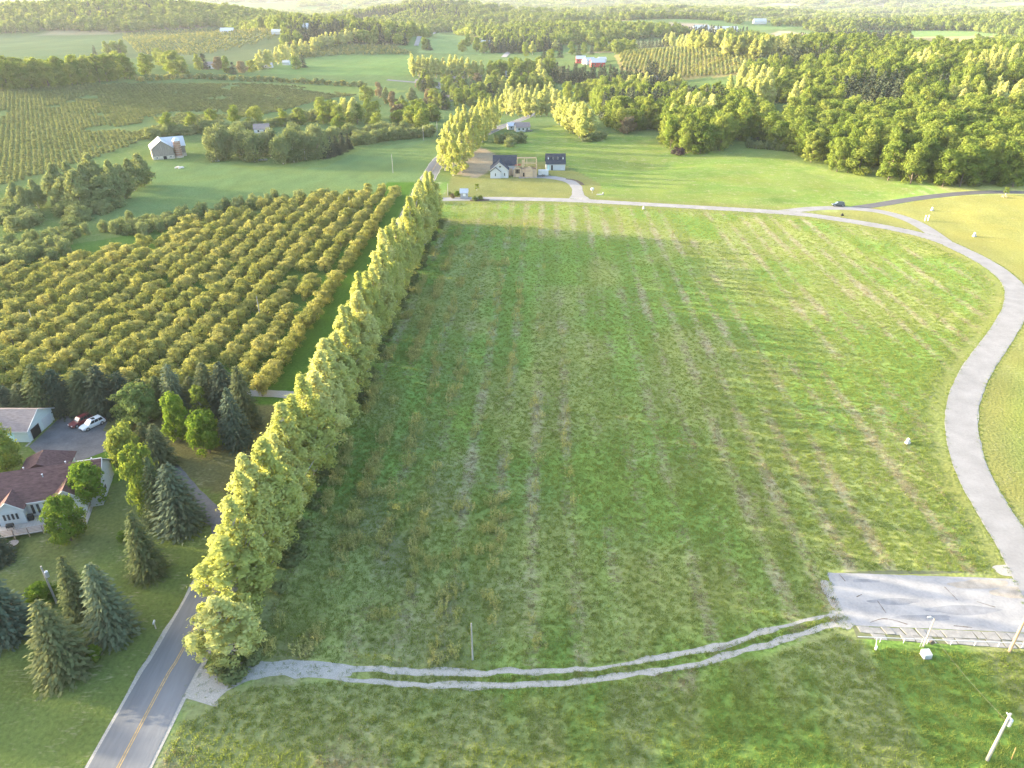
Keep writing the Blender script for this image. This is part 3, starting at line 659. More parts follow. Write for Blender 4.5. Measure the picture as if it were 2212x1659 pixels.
# scattered masses: points in a mesh, instanced by geometry nodes
def scatter(name, pts, key, label, cat, h, w_, hv=0.25, meshes=None):
    """pts (n,2); one object of kind stuff"""
    pts = np.asarray(pts); n_ = len(pts); z = Hn(pts[:, 0], pts[:, 1])-0.05
    me = np_mesh(name, np.column_stack([pts, z]), [], [])
    src = meshes or [whole(k) for k in KINDS[key]]; kh = KINDS[key][0].h if not meshes else 1.0; kw_ = KINDS[key][0].w if not meshes else 1.0
    col_ = bpy.data.collections.new(name+'_kinds')
    for m_ in src: col_.objects.link(bpy.data.objects.new(name+'_kind', m_))
    r1 = 1+hv*(RNG.random(n_)*2-1); r2 = 1+hv*0.7*(RNG.random(n_)*2-1)
    hh = np.broadcast_to(np.asarray(h, float), (n_,)); ww = np.broadcast_to(np.asarray(w_, float), (n_,))
    S = np.stack([ww/kw_*r2, ww/kw_*r2, hh/kh*r1], 1)
    a_ = me.attributes.new('scl', 'FLOAT_VECTOR', 'POINT'); a_.data.foreach_set('vector', S.astype(np.float32).ravel())
    a_ = me.attributes.new('rot', 'FLOAT_VECTOR', 'POINT'); a_.data.foreach_set('vector', np.stack([np.zeros(n_), np.zeros(n_), RNG.random(n_)*6.283], 1).astype(np.float32).ravel())
    a_ = me.attributes.new('idx', 'INT', 'POINT'); a_.data.foreach_set('value', RNG.integers(0, len(src), n_).astype(np.int32))
    g = bpy.data.node_groups.new(name, 'GeometryNodeTree')
    g.interface.new_socket('Geometry', in_out='INPUT', socket_type='NodeSocketGeometry'); g.interface.new_socket('Geometry', in_out='OUTPUT', socket_type='NodeSocketGeometry')
    gi = g.nodes.new('NodeGroupInput'); go = g.nodes.new('NodeGroupOutput'); ip = g.nodes.new('GeometryNodeInstanceOnPoints')
    ci = g.nodes.new('GeometryNodeCollectionInfo'); ci.inputs['Collection'].default_value = col_; ci.inputs['Separate Children'].default_value = True; ci.inputs['Reset Children'].default_value = True
    def na(nm, dt):
        q = g.nodes.new('GeometryNodeInputNamedAttribute'); q.data_type = dt; q.inputs['Name'].default_value = nm; return q.outputs['Attribute']
    ip.inputs['Pick Instance'].default_value = True
    er = g.nodes.new('FunctionNodeEulerToRotation')
    g.links.new(gi.outputs[0], ip.inputs['Points']); g.links.new(ci.outputs[0], ip.inputs['Instance'])
    g.links.new(na('idx', 'INT'), ip.inputs['Instance Index']); g.links.new(na('scl', 'FLOAT_VECTOR'), ip.inputs['Scale'])
    g.links.new(na('rot', 'FLOAT_VECTOR'), er.inputs[0]); g.links.new(er.outputs[0], ip.inputs['Rotation'])
    g.links.new(ip.outputs[0], go.inputs[0])
    o_ = ob(name, me); md = o_.modifiers.new('scatter', 'NODES'); md.node_group = g
    return stuff(o_, label, cat)
def jgrid(P, step, rng, jit=0.45):
    lo = P.min(0); hi = P.max(0); X, Y = np.meshgrid(np.arange(lo[0], hi[0], step), np.arange(lo[1], hi[1], step))
    X = X.ravel()+rng.uniform(-jit, jit, X.size)*step; Y = Y.ravel()+rng.uniform(-jit, jit, Y.size)*step
    k_ = inside(P, X, Y); return np.column_stack([X[k_], Y[k_]])
def in_view(p, z=8.0, margin=40):
    dz = z-CAMZ; dep = p[:, 1]*CP-dz*SP; u = 1106+p[:, 0]/dep*FPX; v = 829.5-(p[:, 1]*SP+dz*CP)/dep*FPX
    return (dep > 5) & (u > -margin) & (u < 2212+margin) & (v > -60) & (v < 1659+margin*2)

# ------------------------------------------------------------------ the row of poplars along the road
pr = random.Random(11)
P0 = smooth_path([(-37.6, 64.5), (-36.8, 80), (-35.4, 120), (-33.4, 180), (-31.2, 240), (-29.8, 268)], 0.5)
s = np.concatenate([[0], np.cumsum(np.linalg.norm(np.diff(P0, axis=0), axis=1))]); pos = 6.0; kk = 1
x, y = -36.4, 63.9
tree('poplar', x, y, 10.2, 10.2, 'poplar_tree', 'low bushy yellow-green poplar at the gravel track, nearest of the roadside row', 'poplar', 'poplars along the road', True)
while pos < s[-1]:
    x = float(np.interp(pos, s, P0[:, 0]))+pr.uniform(-0.9, 0.9); y = float(np.interp(pos, s, P0[:, 1]))
    kk += 1
    h = pr.uniform(14.5, 20)+(1.6 if y > 180 else 0); 
    if kk == 2: h = 14
    tree('poplar', x, y, h, pr.uniform(8.4, 11.2), 'poplar_tree', 'golden-green poplar, %s from the gravel track in the roadside row' % nth(kk), 'poplar', 'poplars along the road', True)
    pos += pr.uniform(3.2, 4.6)
# second run of poplars beyond the loop road entrance
N2 = [(966,352),(962,368),(978,330),(992,318),(1004,304),(1022,292),(1038,284),(980,379),(972,362),(985,352),(998,372),(1012,345),(1000,335),(1022,330),(1030,318),(1010,318),(1042,308),(1048,296),(1030,300),(1060,288),(1066,280),(1050,282),(1018,305),(1072,272),(990,338)]
N2 = sorted(N2, key=lambda p: -p[1])
for q, (u, v) in enumerate(N2):
    x, y = at(u, v); tree('poplar', x, y, pr.uniform(17, 22.5), pr.uniform(8.5, 12), 'poplar_tree', 'tall golden poplar left of the house being built, %s nearest of its clump' % nth(q+1), 'poplar', 'poplars beyond the entrance', True)

# ------------------------------------------------------------------ yard trees in the lower left
def T(key, u, vb, vt, wpx, label, name=None, cat='tree', **kw):
    name = name or {'spruce': 'spruce_tree', 'blue_spruce': 'spruce_tree', 'dark_spruce': 'spruce_tree'}.get(key, 'broadleaf_tree')
    return ptree(key, u, vb, vt, wpx, name, label, cat, **kw)
Y_SPR = [('spruce', 312, 1262, 1105, 95, 'dark spruce standing alone on the lawn just left of the road'),
         ('spruce', 168, 1350, 1200, 80, 'slim spruce right of the utility pole, behind a wider spruce'),
         ('blue_spruce', 235, 1395, 1218, 120, 'wide grey-green spruce nearest the road among the front lawn spruces'),
         ('spruce', 128, 1472, 1298, 140, 'big spruce with pale golden top, nearest the camera on the front lawn'),
         ('blue_spruce', 2, 1392, 1232, 140, 'blue spruce cut by the left picture edge, front lawn'),
         ('dark_spruce', -6, 1235, 1130, 70, 'dark spruce at the left picture edge below the deck'),
         ('blue_spruce', 385, 1160, 1000, 120, 'large blue-green spruce beside the driveway, right of two leafy trees'),
         ('spruce', 345, 1140, 985, 80, 'narrow spruce tucked behind the large blue-green spruce by the driveway'),
         ('spruce', 345, 1015, 915, 75, 'golden-topped spruce where the driveway bends'),
         ('spruce', 318, 1000, 912, 60, 'slim spruce behind the lime tree at the driveway bend'),
         ('blue_spruce', 508, 972, 838, 80, 'tall grey spruce at the right end of the yard beside the road'),
         ('spruce', 528, 930, 790, 75, 'dark spruce at the right end of the spruce row under the orchard')]
for a_ in Y_SPR: T(a_[0], a_[1], a_[2]-(20 if a_[2] > 1150 else 8), a_[3], a_[4]*0.9, a_[5], group='spruces in the yard')
BACKROW = [(12, 892, 834, 78), (52, 890, 828, 72), (92, 890, 786, 84), (130, 888, 798, 84), (183, 886, 798, 88), (222, 888, 790, 94), (268, 885, 804, 74), (312, 882, 818, 64), (345, 880, 812, 64), (378, 890, 786, 66), (418, 882, 812, 60), (452, 892, 783, 78), (488, 898, 781, 80)]
for q, (u, vb, vt, wp) in enumerate(BACKROW):
    T('blue_spruce' if u == 378 else ('spruce' if q % 3 else 'dark_spruce') if u != 222 else 'dark_spruce', u, vb, vt, wp, 'blue spruce standing out in the row along the orchard' if u == 378 else 'spruce in the row between yard and orchard, %s from the left' % nth(q+1), group='spruce row under the orchard')
Y_DEC = [('pale', 297, 915, 832, 108, 'wide pale green maple behind the white car', 0), ('bright', 384, 952, 848, 62, 'tall bright green tree left of the round one in the yard', 0),
         ('bright', 448, 978, 888, 84, 'round bright green tree in the middle of the yard', 1), ('pale', 276, 1008, 918, 84, 'lime tree right of the house at the driveway bend', 1),
         ('pale', 320, 1118, 962, 82, 'tall pale-edged tree left of the large blue-green spruce', 1), ('bright', 196, 1088, 998, 84, 'leafy tree with golden top against the right end of the maroon house', 1),
         ('bright', 145, 1168, 1072, 78, 'fresh green tree in front of the deck', 0), ('pale', 0, 1030, 918, 90, 'bright yellow-green tree at the left picture edge behind the house', 1),
         ('birch', 436, 910, 832, 42, 'thin birch with bare white limbs in front of the spruce row', 0)]
for key, u, vb, vt, wp, lab, i in Y_DEC: T(key, u, vb, vt, wp, lab, i=i, group='leafy trees in the yard')
for u, vb, vt, wp, lab in [(92, 1302, 1262, 70, 'low round juniper bush beside the utility pole on the lawn'), (266, 1172, 1148, 26, 'small dark bush on the lawn left of the big spruces'), (205, 1425, 1395, 34, 'small yellow-green bush at the foot of the front spruce')]:
    T('bright', u, vb, vt, wp, lab, 'shrub', 'bush', group='bushes on the lawn')
# woods to the left, outside the picture, that shade the yard
rl = random.Random(3)
shade = [(rl.uniform(-150, -112) - max(0, (yy-60))*0.55, yy) for yy in np.arange(-10, 150, 3.2)]
shade = [p for p in shade if seen(p[0]+6, p[1], 10)[0] < -30]
scatter('shelter_wood', shade, 'maple', 'wood left of the yard', 'wood', 15, 11)

# ------------------------------------------------------------------ the orchard beside the road
orows = {}
ang = math.radians(1.2)
gaps = random.Random(21)
lane = lambda x, y: False
Z_OT = poly([(868,414),(700,430),(560,452),(455,478),(385,500),(325,530),(240,552),(120,578),(0,602),(-120,640),(-160,800),(-60,870),(180,870),(300,860),(440,852),(560,872),(600,834)])
for r in range(20):
    xr = -53.2-6.1*r
    for q in range(-4, 60):
        yy = 128+4.5*q+gaps.uniform(-0.5, 0.5); xx = xr+math.tan(ang)*(yy-130)+gaps.uniform(-0.35, 0.35)
        if not inside(Z_OT, np.array([xx]), np.array([yy]))[0]: continue
        if gaps.random() < 0.05 or (r in (1, 2) and 196 < yy < 206) or (r == 1 and 176 < yy < 184): continue
        orows.setdefault(r, []).append((xx, yy))
cand = [(r, i, x, y) for r in orows for i, (x, y) in enumerate(orows[r])]
vis = in_view(np.array([(c_[2], c_[3]) for c_ in cand]), 3, 10)
vis_c = [c_ for c_, v_ in zip(cand, vis) if v_]; vis_c.sort(key=lambda c_: seen(c_[2], c_[3], 0)[2])
single = set((c_[0], c_[1]) for c_ in vis_c[:300]); rest = []
for r, i, x, y in cand:
    if (r, i) in single:
        tree('orchard', x, y, gaps.uniform(3.8, 5.3), gaps.uniform(4.6, 6.2), 'orchard_tree', 'olive orchard tree, %s from the near end of %s row from the road' % (nth(i+1), nth(r+1)), 'fruit tree', 'orchard trees beside the road')
    else: rest.append((x, y))
scatter('orchard_far_rows', rest, 'orchard', 'far rows of the olive orchard beside the road', 'orchard', 4.6, 5.1)
# the darker older block beyond the grass strip
Z_DARK = poly([(800,425),(640,430),(560,440),(330,478),(200,500),(100,520),(-60,540),(-120,625),(0,590),(130,560),(190,505),(330,512),(400,485),(600,440)])
pts = []
for r in range(60):
    for q in range(70):
        xx = -40-5.2*r; yy = 180+4.0*q; pts.append((xx+0.02*(yy-130), yy))
pts = np.array(pts)+RNG.normal(size=(len(pts), 2))*0.4; pts = pts[inside(Z_DARK, pts[:, 0], pts[:, 1])]
scatter('old_orchard', pts, 'thicket', 'dark older orchard block below the barn pasture', 'orchard', 4.3, 4.8)
# far orchard on the slope at the upper left
pts = []
a0 = math.radians(63)
for r in range(-150, 150):
    for q in range(-170, 250):
        xx = -250+4.9*r*math.cos(a0-math.pi/2)+3.1*q*math.cos(a0); yy = 380+4.9*r*math.sin(a0-math.pi/2)+3.1*q*math.sin(a0); pts.append((xx, yy))
pts = np.array(pts)
Z_FO2 = poly([(-60,430),(0,405),(180,350),(330,298),(480,266),(620,238),(700,215),(770,205),(640,187),(560,182),(300,182),(0,192),(-60,200)])
pts = pts[inside(Z_FO2, pts[:, 0], pts[:, 1])]; pts = pts[fbm(pts[:, 0]/20, pts[:, 1]/20, 91, 2) > 0.25]+RNG.normal(size=(1, 2))*0.3
scatter('hillside_orchard', pts, 'row_green', 'long rows of the orchard on the hazy slope behind the barn', 'orchard', 1.7, 2.6)
for nm, PP, a1, sp, lab in [('valley_orchard', poly([(1335,122),(1420,108),(1640,119),(1608,160),(1470,170),(1345,150)]), 20, 8, 'tan orchard rows on the hill right of the red barn'),
                       ('ridge_orchard', poly([(660,108),(760,98),(850,100),(890,118),(720,120),(640,128)]), 60, 8, 'orchard rows on the knoll left of the valley'),
                       ('distant_vineyard', poly([(262,74),(470,64),(612,73),(560,95),(420,120),(290,115)]), 80, 11, 'faint vine rows on the far left hillside'),
                       ('distant_orchard', poly([(900,62),(960,52),(1120,58),(1110,72),(1000,72)]), 10, 12, 'hazy orchard rows on the distant hillside')]:
    lo, hi = PP.min(0), PP.max(0); ca, sa = math.cos(math.radians(a1)), math.sin(math.radians(a1)); L_ = np.hypot(*(hi-lo)); cc = (lo+hi)/2
    A, B = np.meshgrid(np.arange(-L_/2, L_/2, sp*0.62), np.arange(-L_/2, L_/2, sp)); q = np.column_stack([cc[0]+A.ravel()*ca-B.ravel()*sa, cc[1]+A.ravel()*sa+B.ravel()*ca])
    q = q[inside(PP, q[:, 0], q[:, 1])]
    if len(q): scatter(nm, q, 'row_tree', lab, 'orchard', 4.2, 4.6)

# ------------------------------------------------------------------ woods, groves and single trees of the middle distance
fr = np.random.default_rng(5)
Z_WOOD = poly([(1290,262),(1345,288),(1400,282),(1425,296),(1440,322),(1500,335),(1560,326),(1585,306),(1640,306),(1690,330),(1745,352),(1800,372),(1900,392),(1990,408),(2100,412),(2400,414),(2400,150),(2150,158),(2040,185),(1990,150),(1900,140),(1800,130),(1640,148),(1590,190),(1640,222),(1560,232),(1480,226),(1400,218),(1280,212)])
W = jgrid(Z_WOOD, 8.6, fr, 0.44)
for PC in (poly([(2080,205),(2240,198),(2240,242),(2110,236)]), poly([(1800,122),(1960,128),(1930,146),(1800,136)]), poly([(1650,170),(1720,166),(1740,182),(1660,188)])): W = W[~inside(PC, W[:, 0], W[:, 1])]
W = W[dist_path(BRANCH, W[:, 0], W[:, 1]) > 5.5]
vis = in_view(W, 15, 30); Wv = W[vis]
Wv = Wv[np.argsort(Wv[:, 1]-0.0*Wv[:, 0])]
dep = np.array([seen(a_, b_, 0)[2] for a_, b_ in Wv]); order = np.argsort(dep); Wv = Wv[order]
edge = dist_path(np.vstack([Z_WOOD[:17]]), Wv[:, 0], Wv[:, 1])
first = np.where(edge < 6.5)[0][:90]; isf = np.zeros(len(Wv), bool); isf[first] = True
front = Wv[isf]; others = Wv[~isf]
us = [seen(a_, b_, 0)[0] for a_, b_ in front]
for rank, q in enumerate(np.argsort(us)):
    x, y = front[q]; tree('maple', x, y, random.uniform(14, 20.5), random.uniform(9.5, 14), 'forest_tree', 'leafy tree on the front edge of the wood, %s from the left' % nth(rank+1), 'tree', 'front edge of the wood')
inner = others[:210]; ed = dist_path(np.vstack([Z_WOOD[:17]]), inner[:, 0], inner[:, 1]); rk_ = np.clip(((ed-6.5)/9).astype(int), 0, 10)
for b in range(11):
    sel = inner[rk_ == b]
    for rank, q in enumerate(np.argsort([seen(a_, b_, 0)[0] for a_, b_ in sel])):
        x, y = sel[q]; tree('maple', x, y, random.uniform(13, 21), random.uniform(9.5, 14.5), 'forest_tree', "leafy crown in the %s rank behind the wood's front edge, %s from the left" % (nth(b+1), nth(rank+1)), 'tree', 'inner trees of the near wood')
deep = others[210:]; deep = deep[fbm(deep[:, 0]/70, deep[:, 1]/70, 191, 2) > 0.30]; kk_ = RNG.random(len(deep)); patch_ = fbm(deep[:, 0]/60, deep[:, 1]/60, 171, 2)
scatter('wood_pines', deep[(patch_ > 0.62)], 'far_spruce', 'dark pines standing among the woods on the right', 'wood', 17, 8)
scatter('wood_poplars', deep[(patch_ < 0.28)], 'stand_poplar', 'pale poplars standing among the woods on the right', 'wood', 19, 9)
scatter('wood_interior', deep[(patch_ >= 0.28) & (patch_ <= 0.62)], 'maple', 'deep green wood covering the hills on the right', 'wood', 16, 12, 0.36)
print('WOOD', len(Wv), len(front))

def grove(place, key, pts, h, wd, name='broadleaf_tree', desc=None, cat='tree', parts=False):
    """trees at picture points, each labelled by its place in the group counted from the left"""
    xy = [at(u, v) for u, v in pts]; us = [seen(a_, b_, 0)[0] for a_, b_ in xy]
    for rank, q in enumerate(np.argsort(us)):
        x, y = xy[q]; lab = '%s %s, %s from the left' % (desc or key, place, nth(rank+1))
        tree(key if isinstance(key, str) else key[q % len(key)], x, y, random.uniform(*h), random.uniform(*wd), name, lab, cat, '%s %s' % (desc or key, place), parts)
def along(pts, n_, j=3):
    P = np.array(pts, float); s_ = np.concatenate([[0], np.cumsum(np.linalg.norm(np.diff(P, axis=0), axis=1))]); q = np.linspace(0, s_[-1], n_)
    return [(np.interp(t_, s_, P[:, 0])+random.uniform(-j, j), np.interp(t_, s_, P[:, 1])+random.uniform(-j*0.4, j*0.4)) for t_ in q]
def blob(u0, u1, v0, v1, n_): return [(random.uniform(u0, u1), random.uniform(v0, v1)) for _ in range(n_)]
grove('behind the white house', 'stand_poplar', along([(1085, 248), (1130, 254), (1205, 250)], 11, 3)+along([(1090, 236), (1150, 242), (1205, 240)], 10, 3)+along([(1095, 226), (1190, 228)], 8, 3), (17, 21), (7, 10), 'poplar_tree', 'golden poplar in the stand', 'poplar')
grove('right of the white house', 'stand_poplar', along([(1205, 268), (1225, 280), (1245, 292), (1258, 304)], 9, 2)+along([(1220, 266), (1250, 280), (1275, 295)], 7, 2), (16, 19), (7, 9.5), 'poplar_tree', 'yellow poplar in the line', 'poplar')
grove('right of the yellow poplars', 'thicket', along([(1265, 305), (1290, 304), (1300, 298)], 5, 3), (4, 6), (7, 9), 'shrub', 'bushy thicket', 'bush')
grove('beside the second poplars', 'thicket', blob(1075, 1130, 300, 318, 9), (3.5, 5.5), (6, 8), 'shrub', 'olive bush', 'bush')
grove('left of the near pasture', 'grey', [(150,448),(198,440),(243,430),(290,412),(225,452),(180,455),(270,428),(135,440),(212,430),(255,440),(310,402),(165,438)], (12, 19), (10, 14), 'broadleaf_tree', 'loose grey-green tree in the clump', parts=True)
grove('in the scrub by the left edge', 'grey', [(60,462),(85,450),(45,455)], (9, 12), (7, 9), 'broadleaf_tree', 'small grey tree', parts=True)
grove('in the scrub at the left edge', 'thicket', blob(0, 190, 452, 500, 26)+blob(200, 300, 440, 462, 6), (4, 6), (7, 9), 'shrub', 'grey-green bush', 'bush')
grove('behind the mown pasture', 'willow', [(488,344),(550,350),(612,354),(660,345),(688,342),(585,336),(640,335),(520,335),(470,348),(530,346),(635,350)], (14, 20), (12, 16), 'willow_tree', 'drooping willow', 'willow', parts=True)
grove('at the right end of the willows', 'dark_spruce', [(703,342),(715,338),(727,334),(740,328),(752,322)], (8, 11), (6, 7.5), 'spruce_tree', 'dark spruce', parts=True)
grove('running from the willows to the road', 'thicket', along([(760, 316), (800, 308), (870, 300), (930, 294)], 18, 4)+along([(700, 300), (800, 292), (900, 285)], 16, 5), (5, 8), (7, 10), 'shrub', 'grey bush in the band', 'bush')
grove('behind the barn', 'thicket', along([(325, 300), (400, 290), (520, 284), (640, 268), (720, 255)], 26, 4), (5, 8), (8, 11), 'shrub', 'hedge bush', 'bush')
grove('of the hedge behind the barn', 'maple', along([(372, 292), (480, 280), (600, 275), (700, 262)], 8, 6), (10, 15), (9, 12), 'broadleaf_tree', 'leafy tree')
grove('above the road bend', 'maple', blob(690, 940, 252, 285, 34), (9, 15), (8, 12), 'broadleaf_tree', 'dark leafy tree')
grove('among the roadside trees', 'stand_poplar', blob(725, 790, 258, 270, 6), (14, 18), (8, 11), 'poplar_tree', 'yellow poplar', 'poplar')
grove('on the slope above the road', ['maple', 'brown', 'grey'], [(800,215),(818,212),(835,225),(790,222),(850,232),(870,240),(905,240),(925,232),(890,222),(940,225),(960,235)], (10, 16), (9, 13), 'broadleaf_tree', 'mixed tree')
grove('round the valley houses', ['maple', 'maple', 'pale', 'far_spruce'], blob(930, 1090, 196, 240, 26)+blob(900, 1010, 180, 200, 10), (10, 17), (8, 13), 'broadleaf_tree', 'valley tree')
grove('between the valley houses', 'brown', [(1032,178),(905,262),(1355,290),(862,258)], (8, 11), (11, 15), 'broadleaf_tree', 'russet tree')
grove('in the valley centre', ['maple', 'pale', 'stand_poplar'], blob(1040, 1200, 165, 205, 30), (12, 19), (9, 13), 'broadleaf_tree', 'green tree')
grove('above the green field', 'stand_poplar', along([(895, 168), (960, 170), (1040, 168)], 16, 3)+along([(890, 158), (1000, 160)], 9, 3), (16, 22), (8, 11), 'poplar_tree', 'pale poplar in the tall stand', 'poplar')
grove('below the red barn', 'far_spruce', along([(1180, 178), (1260, 182), (1330, 186), (1395, 190)], 26, 4)+along([(1200, 168), (1300, 174), (1380, 182)], 20, 4), (13, 17), (7, 9), 'spruce_tree', 'dark pine in the plantation', 'pine')
grove('at the end of the pines', 'far_spruce', blob(1395, 1470, 170, 205, 20), (15, 20), (8, 10), 'spruce_tree', 'tall dark pine', 'pine')
grove('around the red barn', ['maple', 'far_spruce'], [(1235,118),(1250,120),(1262,116),(1278,118),(1290,114),(1175,128),(1190,132),(1210,125)], (12, 18), (9, 13), 'broadleaf_tree', 'farmyard tree')
grove('on the hill behind the red barn', 'far_spruce', along([(1325, 104), (1360, 108), (1440, 100)], 16, 2), (10, 14), (7, 9), 'spruce_tree', 'hedge pine', 'pine')
grove('above the tan orchard', 'stand_poplar', along([(1440, 98), (1490, 110), (1560, 108)], 22, 5)+along([(1560, 122), (1640, 124), (1720, 122)], 26, 5), (18, 24), (10, 13), 'poplar_tree', 'pale poplar in the windbreak', 'poplar')
grove('below the tan orchard', 'stand_poplar', blob(1355, 1470, 190, 205, 12), (14, 18), (8, 10), 'poplar_tree', 'green poplar', 'poplar')
grove('on the left horizon hedge', 'maple', along([(-10, 196), (60, 192), (120, 188), (200, 180), (280, 170)], 24, 4)+along([(0, 188), (150, 180), (260, 165)], 14, 5), (17, 23), (12, 17), 'broadleaf_tree', 'big hazy tree')
grove('in the knot right of the long hedge', 'maple', blob(285, 400, 140, 165, 14), (14, 20), (12, 17), 'broadleaf_tree', 'rounded hazy tree')
grove('at the left farmstead', ['maple', 'far_spruce', 'brown'], [(430,152),(442,150),(472,152),(490,158),(505,160),(525,158),(545,156),(560,150)], (11, 17), (10, 14), 'broadleaf_tree', 'farmstead tree')
grove('climbing the left knoll', 'stand_poplar', along([(560, 152), (600, 138), (660, 118), (720, 100), (780, 92)], 30, 5), (17, 22), (10, 13), 'poplar_tree', 'pale poplar in the diagonal row', 'poplar')
grove('beside the far lane', ['maple', 'far_spruce'], [(918,108),(926,108),(640,150),(655,146)], (14, 18), (11, 15), 'broadleaf_tree', 'dark round tree')
grove('along the crest of the hillside orchard', 'row_tree', along([(300, 176), (400, 170), (520, 174), (640, 180), (790, 188)], 60, 3), (4, 6), (7, 9), 'shrub', 'hedge shrub', 'bush')
grove('along the white barn road', ['maple', 'stand_poplar', 'pale'], [(1010,100),(1018,96),(1030,112),(1045,115),(1070,112),(1080,104),(1000,112),(1150,118),(1165,112),(1135,122),(1200,110)], (15, 22), (11, 15), 'broadleaf_tree', 'roadside tree')
tree('purple', *at(1465, 335), 3.8, 8.5, 'shrub', 'lone dark purple bush on the far pasture near the wood', 'bush')
tree('brown', *at(1355, 284), 9, 14, 'broadleaf_tree', 'russet brown tree among green ones at the edge of the wood', 'tree', None, True)
grove('in the inlet of the wood', 'grey', along([(1615, 318), (1640, 322), (1690, 326)], 9, 3), (4, 6.5), (4, 5), 'shrub', 'pale sapling', 'bush')

# far woods: one mass each, from the valley to the horizon
def far_mass(name, y0, y1, step, key, thr, sc, seed, label, h, wd):
    hw = y1*0.80; X, Y = np.meshgrid(np.arange(-hw, hw, step), np.arange(y0, y1, step))
    p_ = np.column_stack([X.ravel(), Y.ravel()])+fr.uniform(-0.45, 0.45, (X.size, 2))*step
    mk = fbm(p_[:, 0]/sc, p_[:, 1]/sc*1.25, seed, 3)+0.10*np.clip(Hn(p_[:, 0], p_[:, 1])/40, -1, 1) > thr
    for Pf, _ in FIELDS: mk &= ~inside(Pf, p_[:, 0], p_[:, 1])
    for Pf in (Z_FARORCH, Z_WOOD, Z_NORTH, Z_PASTURE): mk &= ~inside(Pf, p_[:, 0], p_[:, 1])
    p_ = p_[mk]; p_ = p_[in_view(p_, 20, 60)]
    print(name, len(p_)); return scatter(name, p_, key, label, 'wood', h, wd, 0.35)
far_mass('valley_woods', 1080, 2100, 13, 'far_tree', 0.535, 210, 101, 'hazy broadleaf woods across the far valley', 16, 15)
far_mass('valley_pines', 1080, 2100, 11, 'far_spruce', 0.66, 190, 131, 'dark pine patches across the far valley', 15, 8)
far_mass('distant_woods', 2100, 4200, 30, 'far_grove', 0.50, 330, 141, 'pale woods on the distant hills', 15, 34)
far_mass('horizon_woods', 4200, 9500, 75, 'far_grove', 0.49, 700, 151, 'palest woods along the horizon', 17, 80)
Z_RIDGE = poly([(-60,80),(0,76),(120,70),(300,72),(480,62),(600,74),(640,60),(560,34),(300,18),(120,20),(-60,40)])
scatter('ridge_wood', jgrid(Z_RIDGE, 13, fr), 'far_tree', 'wooded ridge on the far left hill', 'wood', 18, 16)
KN = poly([(640,74),(700,64),(800,70),(880,84),(880,100),(760,96),(660,108)])
scatter('knoll_pines', jgrid(KN, 10, fr), 'far_spruce', 'dark pines capping the knoll left of the far lane', 'wood', 15, 9)
MV = poly([(560,178),(640,182),(800,190),(900,196),(900,205),(560,184)])
MID = [poly([(1205,215),(1290,200),(1340,196),(1400,208),(1380,222),(1280,230)]), poly([(1040,160),(1180,150),(1200,166),(1080,172)]), poly([(1880,150),(2000,160),(2060,190),(2300,150),(2300,110),(2100,120),(1900,112),(1760,104),(1720,122),(1850,134)])]
scatter('slope_wood', np.concatenate([jgrid(q, 10, fr) for q in MID]), 'maple', 'mixed trees filling the valley slopes', 'wood', 15, 11)

# ------------------------------------------------------------------ grass tufts and weeds
def tuft_mesh(name, nb, hgt, spread, wid, mat, seed):
    rng = np.random.default_rng(seed); V = []; F = []
    for b in range(nb):
        a = rng.random()*6.283; r = rng.random()*spread; x, y = r*math.cos(a), r*math.sin(a); h = hgt*rng.uniform(0.6, 1.15); a2 = rng.random()*6.283
        lx_, ly_ = math.cos(a)*h*0.35*rng.random()+rng.normal()*0.1*h, math.sin(a)*h*0.35*rng.random()+rng.normal()*0.1*h
        wx, wy = math.cos(a2)*wid, math.sin(a2)*wid; o_ = len(V)
        V += [(x-wx, y-wy, 0), (x+wx, y+wy, 0), (x+lx_*0.5+wx*0.8, y+ly_*0.5+wy*0.8, h*0.6), (x+lx_, y+ly_, h), (x+lx_*0.5-wx*0.8, y+ly_*0.5-wy*0.8, h*0.6)]
        F.append(tuple(range(o_, o_+5)))
    return np_mesh(name, V, F, [mat])
TG = [tuft_mesh('green_tuft', 16, 1.0, 1.0, 0.10, L_GRASS, 5+i) for i in range(3)]
TD = [tuft_mesh('dry_tuft', 16, 1.0, 1.0, 0.07, L_DRY, 15+i) for i in range(3)]
LP_ = LOOP[::-1]; LP_ = LP_[(LP_[:, 1] > 78)][::2]
Z_FIELD = np.array([(-34, 62), (-29, 296)]+[tuple(p) for p in LP_]+[(47, 80), (45, 69), (30, 64.5), (10, 61), (-20, 62)])
def lay(P, n_, far_fade=True):
    lo, hi = P.min(0), P.max(0); q = lo+RNG.random((n_*3, 2))*(hi-lo); q = q[inside(P, q[:, 0], q[:, 1])]
    if far_fade: q = q[RNG.random(len(q)) < np.clip(110/q[:, 1], 0, 1)**1.3]
    return q[:n_]
q = lay(Z_FIELD, 120000); q = q[dist_path(LOOP[::3], q[:, 0], q[:, 1]) > 4.6+2.5*RNG.random(len(q))]; rd = row_dry(q[:, 0], q[:, 1])+RNG.normal(size=len(q))*0.12
B_FIELD = np.array([(-40, 58.5), (-15, 60.5), (10, 61), (32, 63.5), (44, 68), (48, 65.3), (95, 63.2), (95, 38), (-40, 38)])
qb = lay(B_FIELD, 26000, False); rb = 0.14+0.40*sm(0.45, 0.75, fbm(qb[:, 0]/9, qb[:, 1]/22, 83, 3))*sm(60, 20, qb[:, 0])+RNG.normal(size=len(qb))*0.1
